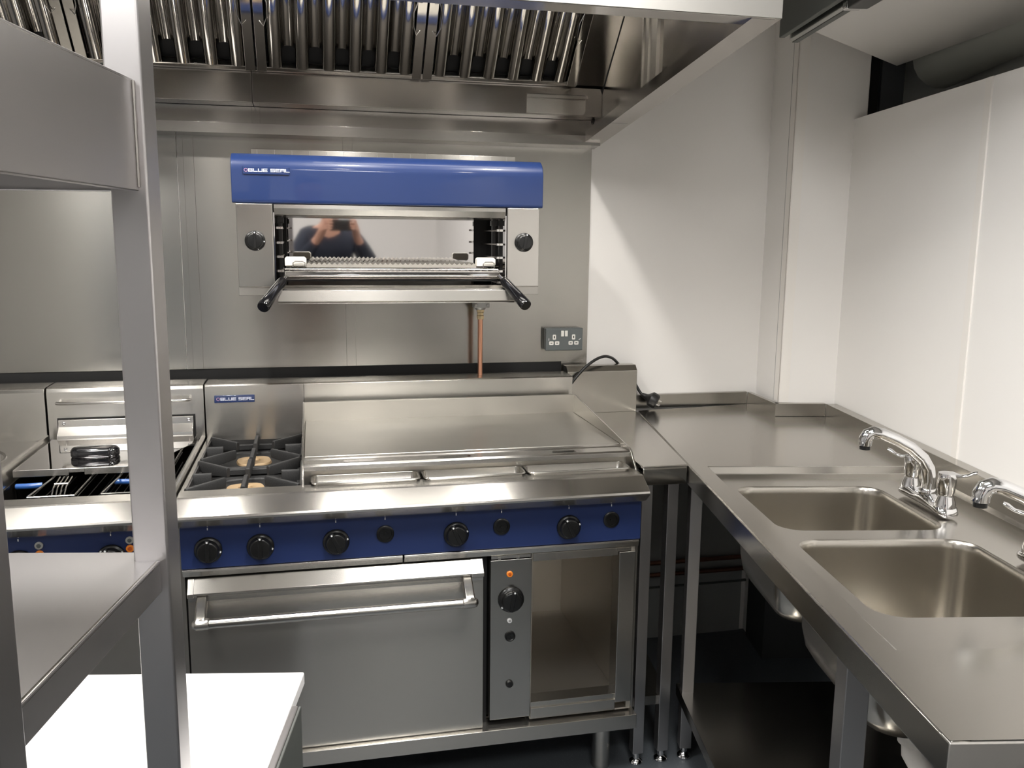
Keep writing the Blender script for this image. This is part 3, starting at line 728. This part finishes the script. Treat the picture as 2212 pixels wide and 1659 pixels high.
# ================================================================== INFILL TABLE
it=thing('infill_table','narrow steel infill table with tall upstand between range and sink bench','table',(1.31,-.45,0))
top=[(1.206,-.092),(1.468,-.092),(1.3365,-.838),(1.206,-.838)]
obj('table_top', MB().prism(top,'z',.905,.923), STD, it, bev=.002)
fa=MB()
fa.loft([[Vector((1.206,y,z)) for y,z in ((-.800,.915),(-.837,.919),(-.841,.914),(-.841,.876),(-.836,.868),(-.815,.866))],
         [Vector((1.3345,y,z)) for y,z in ((-.800,.915),(-.837,.919),(-.841,.914),(-.841,.876),(-.836,.868),(-.815,.866))]])
obj('front_edge', fa, STD, it, bev=.002)
up=[(-.034,.90),(-.034,1.090),(-.072,1.090),(-.0905,1.072),(-.0905,.90)]
obj('upstand', MB().prism(up,'x',1.206,1.466), STD, it, bev=.0015)
def sqleg(par,x,y,zt,s=.0165,dx=0,rotB=False):
    m=MB(); m.box(x-s,x+s,y-s,y+s,.035,zt); l=obj('leg', m, STR, par, bev=.002, brush='z')
    m=MB(); m.lathe([(.019,0),(.021,.004),(.019,.010),(.010,.016),(.008,.036)],(x,y,0),(0,0,1),22); obj('foot', m, CHR, l)
sqleg(it,1.240,-.775,.868); sqleg(it,1.318,-.775,.868); sqleg(it,1.240,-.11,.868); sqleg(it,1.41,-.11,.868)
sh=[(1.222,-.10),(1.425,-.10),(1.332,-.775),(1.222,-.775)]
obj('undershelf', MB().prism(sh,'z',.205,.2075).box(1.215,1.330,-.7765,-.7745,.180,.2075), STD, it, brush='y')

# ================================================================== SINK BENCH (frame B, stored as u,-v,z)
ZT=.923
sk=thing('sink_bench','long stainless steel double-bowl sink bench with two chrome mixer taps','sink',(.33,-1.0,0),'B')
UF,UB=.0,.650
def tri_fill(outer, holes, zf):
    bm=bmesh.new()
    for loop in [outer]+holes:
        vs=[bm.verts.new((p[0],p[1],0)) for p in loop]
        for i in range(len(vs)): bm.edges.new((vs[i],vs[(i+1)%len(vs)]))
    bmesh.ops.triangle_fill(bm, use_beauty=True, use_dissolve=False, edges=bm.edges[:])
    bm.verts.ensure_lookup_table(); bm.verts.index_update()
    m=MB(); m.add([(v.co.x,v.co.y,zf(v.co.x,v.co.y)) for v in bm.verts],[tuple(v.index for v in f.verts) for f in bm.faces])
    bm.free(); return m
VE=2.104
A_=A2B(1.475,-.012); 
c1=A2B(1.938,-.026)
outer=[(UF,-VE),(.63,-VE),(.652,-2.0),(.652,-.092),(.470,-.092),(c1[0]+.012,-c1[1]),(-.012 if False else .003,.018)]
ru0,ru1,rv0,rv1=.048,.620,.772,1.86
rec=[(ru0,-rv1),(ru1,-rv1),(ru1,-rv0),(ru0,-rv0)]
obj('bench_top', tri_fill(outer,[rec],lambda x,y:ZT), STD, sk, brush='y', recalc=False)
def wz(x,y):
    v=-y; k=(v-rv0)/(rv1-rv0); return ZT-.020*(1-max(0,min(1,k)))**1.0
bowls=[(.078,.456,.905,1.277),(.078,.456,1.335,1.742)]
holes=[[(p.x,p.y) for p in rr(a,b,-d,-c,.055,0,8)] for a,b,c,d in bowls]
# recessed well floor, inset by small fold steps
obj('drainer_well', tri_fill([(ru0+.003,-rv1),(ru1-.003,-rv1),(ru1-.003,-rv0-.006),(ru0+.003,-rv0-.006)],holes,wz), STD, sk, brush='y', recalc=False)
t=MB()
n=10
for k in range(n):
    a=rv0+(rv1-rv0)*k/n; b=rv0+(rv1-rv0)*(k+1)/n
    t.add([(ru0,-a,ZT),(ru0,-b,ZT),(ru0+.003,-b,wz(0,-b)),(ru0+.003,-a,wz(0,-a-.006))],[(0,1,2,3)])
    t.add([(ru1,-a,ZT),(ru1,-b,ZT),(ru1-.003,-b,wz(0,-b)),(ru1-.003,-a,wz(0,-a-.006))],[(0,3,2,1)])
t.add([(ru0,-rv0,ZT),(ru1,-rv0,ZT),(ru1-.003,-rv0-.006,wz(0,-rv0-.006)),(ru0+.003,-rv0-.006,wz(0,-rv0-.006))],[(0,1,2,3)])
obj('well_edge', t, STD, sk, recalc=False)
m=MB(); m.tube([(ru0,-rv0,ZT-.0003),(ru1,-rv0,ZT-.0003)],.0013,8); m.tube([(ru0+.003,-rv0-.007,ZT-.0195),(ru1-.003,-rv0-.007,ZT-.0195)],.0015,8); obj('fold_highlight', m, STB, sk)  # bright tubes added as highlight lines along the folds of the well
for (a,b,c,d) in bowls:
    L=[]
    for i,dz,r in ((0,0,.055),(.002,-.0015,.055),(.0045,-.006,.054),(.006,-.02,.053),(.012,-.17,.055),(.018,-.205,.058),(.032,-.228,.058),(.055,-.238,.05),(.10,-.240,.04)):
        L.append([Vector((p.x,p.y,wz(p.x,p.y)+dz if dz>-.03 else ZT-.012+dz)) for p in rr(a+i,b-i,-d+i,-c-i,r,0,8)])
    m=MB(); m.loft(L,False,True)
    bw=obj('sink_bowl', m, BOWL, sk, recalc=False, brush='z')
    m=MB(); m.lathe([(.045,.002),(.040,.004),(.030,.001),(.0001,-.004)],((a+b)/2,-(c+d)/2,ZT-.2515),(0,0,1),28); obj('drain', m, CHR, bw)
    m=MB(); ow=(a+b)/2+.03
    m.lathe([(.040,0),(.040,-.03),(.028,-.04),(.028,-.10)],((a+b)/2,-(c+d)/2,ZT-.254),(0,0,1),20); obj('waste_outlet', m, PLW, bw)
    # overflow boxes pressed on the outside of the bowl wall
    m=MB(); yy=-(d-.06)
# front edge of bench: rolled fascia
fs=[Vector((.030,0,.921)),Vector((.003,0,.9225)),Vector((-.001,0,.919)),Vector((-.001,0,.868)),Vector((.004,0,.863)),Vector((.030,0,.863))]
m=MB(); m.loft([[Vector((p.x,.012,p.z)) for p in fs],[Vector((p.x,-VE,p.z)) for p in fs]]); obj('front_edge', m, STD, sk, brush='y', bev=.001)
m=MB(); m.prism([(-VE,.921),(-VE-.002,.919),(-VE-.002,.866),(-VE,.863),(-VE+.02,.863),(-VE+.02,.921)],'x',-.0005,.64); obj('end_edge', m, SATIN, sk, bev=.001)
# upstands: back wall (skewed), pillar side, pillar front, right wall
t=MB(); ZU=.9694
def wallstrip(p,q,th):
    p=Vector((*p,0)); q=Vector((*q,0)); d=(q-p).normalized(); n=Vector((-d.y,d.x,0))
    t.add([p+Vector((0,0,ZT-.002)),q+Vector((0,0,ZT-.002)),q+n*th+Vector((0,0,ZT-.002)),p+n*th+Vector((0,0,ZT-.002)),
           p+Vector((0,0,ZU)),q+Vector((0,0,ZU)),q+n*th+Vector((0,0,ZU)),p+n*th+Vector((0,0,ZU))],
          [(0,1,2,3),(4,5,6,7),(0,1,5,4),(1,2,6,5),(2,3,7,6),(3,0,4,7)])
q0=A2B(1.478,-.024); q1=A2B(1.936,-.024)
qa=(q0[0],-q0[1]); qb=(q1[0],-q1[1])
wallstrip(qb,qa,-.021) if False else wallstrip(qa,qb,.021)
wallstrip(qb,(.4695,-.0855),.015)
wallstrip((.4695,-.0855),(.650,-.0855),.0215)
wallstrip((.650,-.0855),(.650,-VE),.037)
obj('upstand', t, STD, sk, bev=.0012)
# frame, legs, shelf
def bleg(u,v,s=.0175):
    m=MB(); m.box(u-s,u+s,-v-s,-v+s,.035,.864); l=obj('leg', m, STR, sk, bev=.002, brush='z')
    m=MB(); m.lathe([(.019,0),(.022,.004),(.020,.012),(.010,.020),(.009,.036)],(u,-v,0),(0,0,1),22); obj('foot', m, CHR, l)
bleg(.042,.680); bleg(.045,1.735,.021); bleg(.60,.680); bleg(.60,1.735,.021)
t=MB(); t.box(.020,.62,-2.0,-.64,.212,.2145); t.box(.020,.0225,-2.0,-.64,.180,.214); t.box(.02,.62,-.6425,-.640,.18,.214)
obj('undershelf', t, STD, sk, brush='y')
t=MB(); t.box(.03,.06,-2.08,-.66,.835,.864); t.box(.58,.61,-2.08,-.66,.835,.864); obj('frame_rail', t, STR, sk)
# mixer taps
def tap(v, label):
    u=.492; z=wz(0,-v)+.0035
    tp=thing('mixer_tap',label,'tap',(u,-v,z),'B',group='chrome mixer taps on the sink bench')
    b=MB()
    # bridge body lying along v with two swelling ends
    L=[]
    for dv,w,h in ((-.108,.006,.012),(-.104,.020,.022),(-.090,.026,.030),(-.070,.025,.034),(-.045,.018,.026),(-.02,.019,.034),(0,.022,.042),(.02,.019,.034),(.045,.018,.026),(.070,.025,.034),(.090,.026,.030),(.104,.020,.022),(.108,.006,.012)):
        L.append([Vector((u+w*math.copysign(abs(math.cos(a))**.8,math.cos(a)),-(v+dv),z+max(0,h*(.5+.5*math.sin(a)) if math.sin(a)>-.99 else 0))) for a in [2*PI*k/16 for k in range(16)]])
    b.loft(L); obj('body', b, CHR, tp, ang=60)
    for sgn in (-1,1):
        m=MB(); c=(u,-(v+sgn*.080),z+.022)
        m.lathe([(.024,0),(.0225,.012),(.017,.026),(.0165,.032),(.0185,.036),(.0205,.074),(.0195,.080),(.008,.083),(.0001,.083)],c,(0,0,1),26)
        h=obj('valve', m, CHR, tp)
        m=MB(); top=Vector((u,-(v+sgn*.080),z+.103))
        if sgn>0: d=Vector((.85,-.45,0)).normalized()
        else: d=Vector((-.75,.6,0)).normalized()
        L=[]
        for s,w,th,dz in ((-.016,.010,.003,-.004),(-.008,.015,.005,-.003),(.010,.013,.005,-.002),(.026,.007,.0045,-.006),(.040,.006,.004,-.003),(.052,.0085,.005,.004),(.060,.006,.004,.007)):
            c=top+d*s+Vector((0,0,dz)); n=Vector((-d.y,d.x,0))
            L.append([c+n*w*math.cos(2*PI*k/12)+Vector((0,0,th*math.sin(2*PI*k/12))) for k in range(12)])
        m.loft(L); obj('lever', m, CHR, h, ang=60)
    # swan spout
    m=MB()
    P=[(.0,0,.036),(.002,0,.062),(-.003,0,.090),(-.018,.0,.115),(-.046,0,.139),(-.080,0,.157),(-.113,0,.170),(-.132,0,.173),(-.144,0,.167),(-.150,0,.155),(-.150,0,.141)]
    ca,sa=math.cos(R(12)),math.sin(R(12))
    pts=[Vector((u+p[0]*ca, -(v)-p[0]*-sa*-1, z+p[2])) for p in P]
    m.tube(pts,[.0175,.016,.0155,.0155,.0150,.0145,.0145,.0155,.0165,.0165,.0155],16); sp=obj('spout', m, CHR, tp, ang=60)
    e=pts[-1]; m=MB(); m.lathe([(.0125,-.010),(.0125,.002)],e,(0,0,1),20); obj('aerator', m, BLK, sp)
    m=MB(); m.lathe([(.020,.0),(.021,.008),(.018,.014)],(u,-v,z+.030),(0,0,1),24); obj('collar', m, CHR, tp)
tap(1.098,'chrome mixer tap over the far sink bowl, next to the corner')
tap(1.585,'chrome mixer tap over the near sink bowl, cut off by the picture edge')
# services below the bench
for z,lb in ((.318,'upper of the two dull copper pipes on the wall under the bench'),(.270,'lower of the two dull copper pipes on the wall under the bench')):
    m=MB(); m.tube([(1.22,-.035,z),(2.02,-.035,z)],.0085,12); tag(obj('water_pipe',m,COPD,None,'A',(1.6,-.035,z)),lb,'pipe','copper pipes below the sink bench')
m=MB(); m.box(1.2,2.03,-.012,-.001,.205,.212); structure('trim_12', m, DGREY, loc=(1.6,0,.2))
m=MB(); m.tube([(.267,-1.54,.566),(.268,-1.54,.545),(.285,-1.545,.515),(.31,-1.57,.495),(.335,-1.60,.515),(.34,-1.66,.53),(.34,-1.95,.50)],.021,16)
tag(obj('waste_pipe',m,PLW,None,'B',(.3,-1.55,.49)),'white plastic waste pipe curving below the near sink bowl','pipe')

# ================================================================== WALL FITTINGS
so=thing('wall_socket','grey metal-clad double power socket on the steel wall','socket',(1.206,-.006,1.14))
obj('back_box', MB().box(1.139,1.273,-.036,-.0065,1.143,1.221), SOCK, so, bev=.003)
fpl=obj('face_plate', MB().box(1.1373,1.2742,-.042,-.036,1.1417,1.2222), SOCK, so, bev=.003)
obj('rocker_switch', MB().box(1.193,1.204,-.0455,-.041,1.192,1.213), SOCKW, fpl, bev=.0015)
obj('rocker_switch', MB().box(1.207,1.218,-.0445,-.041,1.192,1.213), SOCKW, fpl, bev=.0015)
for c in (1.169,1.240):
    for (dx,zz,w,h) in ((0,1.190,.006,.009),(-.0105,1.169,.008,.0065),(.0105,1.169,.008,.0065)):
        t=MB(); d=MB(); t.add([Vector((p.x,-.0424,p.y)) for p in rr(c+dx-w,c+dx+w,zz-h,zz+h,.003,0,4)]+[Vector((p.x,-.0405,p.y)) for p in rr(c+dx-w,c+dx+w,zz-h,zz+h,.003,0,4)],[tuple(range(20))]+[(k,(k+1)%20,20+(k+1)%20,20+k) for k in range(20)])
        if dx==0: d.box(c-.0018,c+.0018,-.0429,-.042,zz-.004,zz+.004)
        else: d.box(c+dx-.0035,c+dx+.0035,-.0429,-.042,zz-.0012,zz+.0012)
        obj('pin_surround', t, SOCKW, fpl); obj('pin_hole', d, DRK, fpl)
for x,a in ((1.149,30),(1.2625,-30)):
    t=MB(); t.obox((x,-.0424,1.182),(math.cos(R(a+60)),0,math.sin(R(a+60))),(0,1,0),(-math.sin(R(a+60)),0,math.cos(R(a+60))),.004,.0004,.0008); obj('screw_slot', t, WHT, fpl)
gpz=thing('gas_pipe','copper gas pipe with grey valve below the salamander','pipe',(.891,-.10,1.05))
m=MB(); m.tube([(.891,-.10,1.04),(.891,-.10,1.27)],.0085,16); obj('copper_tube', m, COPPER, gpz)
m=MB(); m.lathe([(.0125,1.262),(.013,1.274),(.011,1.276),(.011,1.284),(.0135,1.286),(.0135,1.296)],(.891,-.10,0),(0,0,1),6); obj('brass_nut', m, BRS2, gpz)
m=MB(); m.box(.866,.918,-.125,-.085,1.302,1.322); m.lathe([(.016,1.294),(.020,1.304),(.020,1.345)],(.891,-.10,0),(0,0,1),20); 
for x in (.872,.912): m.lathe([(.006,0),(.006,.004)],(x,-.125,1.311),(0,-1,0),12)
obj('valve_body', m, plain('grey_cast',(.33,.33,.32),.45,.6), gpz, bev=.002)
# cable and plug
cb=thing('power_cable','black power cable with plug trailing over the infill table upstand','cable',(1.53,-.06,.9235))
m=MB()
cp_=[(1.216,-.108,1.035),(1.240,-.104,1.062),(1.272,-.100,1.092),(1.310,-.088,1.114),(1.345,-.078,1.123),(1.378,-.054,1.115),(1.402,-.032,1.101),(1.425,-.016,1.080),(1.455,-.014,1.052),(1.476,-.017,1.030),(1.487,-.030,1.006),(1.496,-.045,.985),(1.506,-.056,.970)]
def smooth(P,n=6):
    P=[Vector(p) for p in P]; out=[]
    for i in range(len(P)-1):
        a=P[max(i-1,0)];b=P[i];c=P[i+1];e=P[min(i+2,len(P)-1)]
        for k in range(n):
            t_=k/n; out.append(.5*((2*b)+(c-a)*t_+(2*a-5*b+4*c-e)*t_*t_+(3*b-a-3*c+e)*t_**3))
    out.append(P[-1]); return out
m.tube(smooth(cp_),.0052,12); obj('flex', m, CABLE, cb)
m=MB(); a=Vector((1.506,-.056,.974)); b=Vector((1.548,-.083,.952)); dv=(b-a).normalized()
m.lathe([(.0065,-.006),(.0095,.004),(.012,.014),(.020,.022),(.0285,.030),(.0285,.048),(.025,.056),(.0001,.057)],a,dv,10); pg=obj('plug', m, CABLE, cb, bev=.001)
u_=dv.cross(Vector((0,0,1))).normalized(); w_=u_.cross(dv)
m=MB()
for q,(su,sw) in enumerate(((0,.008),(.008,-.006),(-.008,-.006))):
    c=a+dv*.060+u_*su+w_*sw; m.obox(c,u_,w_,dv,.0028,.002,.009)
obj('pins', m, ROD, pg)

# ================================================================== STEEL RACK (left foreground)
rk=thing('steel_rack','stainless steel box-section rack with two shelves, close to the camera','rack',(-1.3,-2.2,0),'B')
RU=-.965; TS=.042
def post(u0,v0):
    m=MB(); m.box(u0-TS,u0,-v0,-v0+TS,.03,2.18); p=obj('post', m, STR, rk, bev=.003, seg=3, brush='z')
    m=MB(); m.lathe([(.018,0),(.020,.006),(.012,.03)],(u0-TS/2,-v0+TS/2,0),(0,0,1),16); obj('foot', m, BLK, p)
for uu in (RU,-1.62):
    post(uu,2.05); post(uu,2.442)
def shelf(zt,zb,hl):
    m=MB(); ua,ub=-1.61,RU-.010; va,vb=2.018,2.43
    m.box(ua,ub,-vb,-va,zt-.002,zt)
    m.box(ub-.002,ub,-2.40,-2.05,zb,zt); m.box(ua,ua+.002,-2.40,-2.05,zb,zt)
    m.box(ua,ub,-va-.002,-va,zb,zt); m.box(ua,ub,-vb,-vb+.002,zb,zt)
    m.box(ub-.014,ub,-2.40,-2.05,zb,zb+.002); m.box(ua,ub,-va-.014,-va,zb,zb+.002)
    sh_=obj('shelf', m, STR, rk, bev=.0008, brush='y')
    e=MB(); e.tube([(ub-.0035,-2.398,zt-.0028),(ub-.0035,-2.052,zt-.0028)],.0036,10); obj('rolled_edge', e, STB, sh_, brush='y')
    return sh_
shelf(1.706,1.584,0); shelf(1.143,1.104,0)
t=MB(); t.tube([(RU-.0092,-2.0515,1.704-.0145*k) for k in range(9)],[.0014+.0006*(k%2) for k in range(9)],6)
obj('weld_bead', t, plain('weld',(.33,.31,.29),.4,1), rk)

# ================================================================== PREP COUNTER + BOARD
pc=thing('prep_counter','low steel prep counter beside the steel rack, holding a white board','counter',(-1.25,-1.8,0),'B')
obj('cabinet', MB().box(-1.62,-.935,-1.985,-1.63,.08,.755), STR, pc, bev=.003, brush='z')
obj('side_skirt', MB().box(-.935,-.8885,-1.985,-1.765,.30,.754), DGREY, pc, bev=.004)
br=obj('board_bracket', MB().prism([(-1.985,.756),(-1.75,.756),(-1.745,.770),(-1.752,.784),(-1.985,.784)],'x',-.8880,-.8765), STR, pc, bev=.003, brush='y')
obj('bracket_face', MB().box(-.8765,-.872,-1.985,-1.752,.60,.783), DGREY, br, bev=.002)
m=MB(); m.lathe([(.006,0),(.005,.003),(.0001,.004)],(-.872,-1.862,.735),(1,0,0),14); obj('screw_head', m, CHR, br)
t=MB()
for x,y in ((-1.58,-1.95),(-.97,-1.95),(-1.58,-1.67),(-.97,-1.67)): 
    m=MB(); m.lathe([(.02,0),(.022,.02),(.015,.08)],(x,y,0),(0,0,1),16); obj('foot', m, BLK, pc)
bdw=MB(); bdw.box(-1.62,-.8895,-1.995,-1.632,.7565,.780)
tag(obj('cutting_board',bdw,WBRD,None,'B',(-1.25,-1.8,.7565),bev=.003),'large white cutting board lying on the low prep counter','cutting board')

# ================================================================== CEILING LIGHTS
PAN=emit('panel_light',(1,.985,.96),27.0)
def panel_light(u,v,hu,hv,label):
    l=thing('ceiling_light',label,'ceiling light',(u,-v,2.50),'B',group='LED ceiling panels')
    obj('frame', MB().box(u-hu,u+hu,-v-hv,-v-hv+.02,2.49,2.519).box(u-hu,u+hu,-v+hv-.02,-v+hv,2.49,2.519).box(u-hu,u-hu+.02,-v-hv,-v+hv,2.49,2.519).box(u+hu-.02,u+hu,-v-hv,-v+hv,2.49,2.519), WTRIM, l)
    obj('diffuser', MB().box(u-hu+.02,u+hu-.02,-v-hv+.02,-v+hv-.02,2.494,2.518), PAN, l)
for u,v,lb in ((-.28,2.0,'square white LED ceiling panel over the aisle in front of the sink bench'),(-1.75,2.0,'square white LED ceiling panel over the steel rack'),
             (-.28,3.6,'square white LED ceiling panel behind the photographer, on the sink side'),(-1.75,3.6,'square white LED ceiling panel behind the photographer, on the rack side')):
    panel_light(u,v,.30,.30,lb)

# ================================================================== PHOTOGRAPHER (seen mirrored in the salamander back plate)
SKIN=plain('skin',(.50,.27,.19),.5); NAVY=plain('navy_knit',(.018,.022,.035),.85,0,.3,0,.4,300); TRS=plain('dark_trousers',(.02,.02,.022),.8)
HAIR=plain('brown_hair',(.03,.02,.014),.6); LIPS=plain('lips',(.35,.13,.10),.5); EYE=plain('eye_white',(.7,.7,.68),.2)
pe=bpy.data.objects.new('person',None); COL.objects.link(pe); pe.location=(.3375,-3.0351,0); pe.rotation_euler=(0,0,math.atan2(-.2197,.9755))
LOC[pe.name]=('A',Vector((0,0,0)))
tag(pe,'person in a navy sweater holding a phone up, mirrored in the salamander grill','person')
def skin(name, verts, edges, m, parent, root=0, sub=2):
    me=bpy.data.meshes.new(name); me.from_pydata([v[:3] for v in verts],edges,[]); me.update()
    o=bpy.data.objects.new(name,me); COL.objects.link(o); o.parent=parent; LOC[o.name]=('A',Vector((0,0,0)))
    o.modifiers.new('skin','SKIN'); sv=me.skin_vertices[0].data
    for i,v in enumerate(verts):
        r=v[3]; sv[i].radius=r if isinstance(r,tuple) else (r,r); sv[i].use_root=(i==root)
    sb=o.modifiers.new('sub','SUBSURF'); sb.levels=sub; sb.render_levels=sub
    o.modifiers['skin'].use_smooth_shade=True
    me.materials.append(m); return o
cx=.06
V=[];Ed=[]
def av(x,y,z,r,par=None):
    V.append((x,y,z,r)); i=len(V)-1
    if par is not None: Ed.append((par,i))
    return i
pel=av(cx,-.36,.98,(.145,.10)); bel=av(cx,-.37,1.16,(.135,.10),pel); che=av(cx,-.38,1.38,(.16,.11),bel); nb=av(cx,-.365,1.545,(.07,.06),che)
nk=av(cx,-.335,1.625,.055,nb); h1=av(cx,-.30,1.70,(.066,.075),nk); h2=av(cx,-.295,1.775,(.075,.092),h1); h3=av(cx,-.305,1.845,(.064,.075),h2)
ns=av(cx,-.197,1.752,.013,h2)
for sg in (-1,1): av(cx+sg*.083,-.30,1.765,(.010,.022),h2)
hips=[]
for sg in (-1,1):
    hp=av(cx+sg*.095,-.36,.90,.085,pel); kn=av(cx+sg*.11,-.345,.50,.058,hp); an=av(cx+sg*.12,-.37,.10,.042,kn); av(cx+sg*.135,-.25,.045,.035,an)
    sh=av(cx+sg*.165,-.38,1.475,.062,che); el=av(cx+sg*.29,-.25,1.235,.044,sh)
    ex=.137 if sg>0 else -.017         # the phone's short edge on this side
    wr=av(ex+sg*.052,-.105,1.475,.027,el); pm=av(ex+sg*.030,-.052,1.530,(.024,.032),wr); kk=av(ex+sg*.022,-.030,1.560,(.020,.028),pm)
    for k,(z,ln) in enumerate(((1.590,1.0),(1.571,1.06),(1.552,1.0),(1.535,.85))):
        a=av(ex+sg*.020,-.014,z,.0090,kk if k<2 else pm); b=av(ex+sg*.010,.009,z+.002,.0082,a); av(ex-sg*.022*ln,.011,z+.004,.0072,b)
    t0=av(ex+sg*.012,-.045,1.556,.0105,pm); t1=av(ex-sg*.008,-.034,1.580,.0095,t0); av(ex-sg*.030,-.022,1.594,.0082,t1)
body=skin('body',V,Ed,SKIN,pe)
V=[];Ed=[]
pel=av(cx,-.36,.96,(.165,.122)); bel=av(cx,-.37,1.16,(.155,.118),pel); che=av(cx,-.38,1.38,(.182,.128),bel); nb=av(cx,-.367,1.535,(.082,.072),che)
for sg in (-1,1):
    sh=av(cx+sg*.168,-.38,1.475,.078,che); el=av(cx+sg*.292,-.25,1.235,.058,sh); ex=.137 if sg>0 else -.017; av(ex+sg*.058,-.118,1.462,.038,el)
skin('sweater',V,Ed,NAVY,pe)
V=[];Ed=[]
pel=av(cx,-.36,1.0,(.155,.112))
for sg in (-1,1):
    hp=av(cx+sg*.09,-.36,.88,.098,pel); kn=av(cx+sg*.11,-.345,.50,.072,hp); av(cx+sg*.12,-.37,.07,.062,kn)
skin('trousers',V,Ed,TRS,pe)
for sg in (-1,1):
    L=[]
    for y,wd,h in ((-.43,.02,.05),(-.42,.036,.075),(-.36,.042,.085),(-.28,.046,.062),(-.20,.044,.045),(-.165,.026,.030)):
        L.append([Vector((cx+sg*.128+wd*math.cos(2*PI*k/16),y,max(.002,h*.5+h*.5*math.sin(2*PI*k/16)*1.05))) for k in range(16)])
    m=MB(); m.loft(L); obj('shoe',m,BLK,pe)
m=MB(); L=[]
for z,rx,ry,yo in ((1.755,.080,.075,-.335),(1.80,.084,.088,-.322),(1.845,.080,.088,-.312),(1.880,.062,.070,-.312),(1.900,.030,.035,-.312),(1.905,.004,.004,-.312)):
    L.append([Vector((cx+rx*math.cos(2*PI*k/24),yo+ry*math.sin(2*PI*k/24),z)) for k in range(24)])
m.loft(L); obj('hair',m,HAIR,pe)
for sg in (-1,1):
    m=MB(); m.lathe([(.0001,-.011),(.008,-.008),(.011,0),(.008,.008),(.0001,.011)],(cx+sg*.032,-.212,1.778),(0,1,0),14); obj('eye',m,EYE,pe)
m=MB(); m.tube([(cx-.024,-.216,1.705),(cx,-.209,1.707),(cx+.024,-.216,1.705)],[.003,.006,.003],8); obj('mouth',m,LIPS,pe)
ph=bpy.data.objects.new('phone',None); COL.objects.link(ph); ph.location=(.3375,-3.0351,0); ph.rotation_euler=(0,0,math.atan2(-.2197,.9755)); LOC[ph.name]=('A',Vector((0,0,0)))
tag(ph,'dark phone held sideways by the photographer, mirrored in the salamander grill','phone')
m=MB(); m.box(-.013,.134,-.012,-.003,1.523,1.598); obj('case',m,BLG,ph,bev=.003)
m=MB(); m.box(-.008,.129,-.0126,-.0119,1.528,1.593); obj('screen',m,BLK,ph)

# ------------------------------------------------------------------ camera
cam=bpy.data.cameras.new('camera'); co=bpy.data.objects.new('camera',cam); COL.objects.link(co)
rt=Vector((.9755,-.2197,.0103)); up_=Vector((.0261,.1620,.9864)); fw=Vector((.2184,.9620,-.1638))
fw.normalize(); rt=(rt-fw*rt.dot(fw)).normalized(); up_=rt.cross(fw)
co.matrix_world=Matrix(((rt.x,up_.x,-fw.x,.3375),(rt.y,up_.y,-fw.y,-3.0351),(rt.z,up_.z,-fw.z,1.5358),(0,0,0,1)))
cam.sensor_width=36; cam.lens=1902.54/2212*36; cam.clip_start=.02
SC.camera=co
w=bpy.data.worlds.new('world'); SC.world=w; w.use_nodes=True
wn=w.node_tree; bg=wn.nodes['Background']
sky=wn.nodes.new('ShaderNodeTexSky'); sky.sky_type='HOSEK_WILKIE'; sky.sun_direction=(.3,.5,.6); sky.turbidity=4
wn.links.new(sky.outputs[0],bg.inputs[0]); bg.inputs[1].default_value=.8
vs=SC.view_settings; vs.view_transform='Standard'; vs.look='None'; vs.exposure=0.22; vs.gamma=1; vs.use_curve_mapping=False
SC.cycles.max_bounces=10; SC.cycles.glossy_bounces=7; SC.cycles.diffuse_bounces=5; SC.cycles.sample_clamp_indirect=6
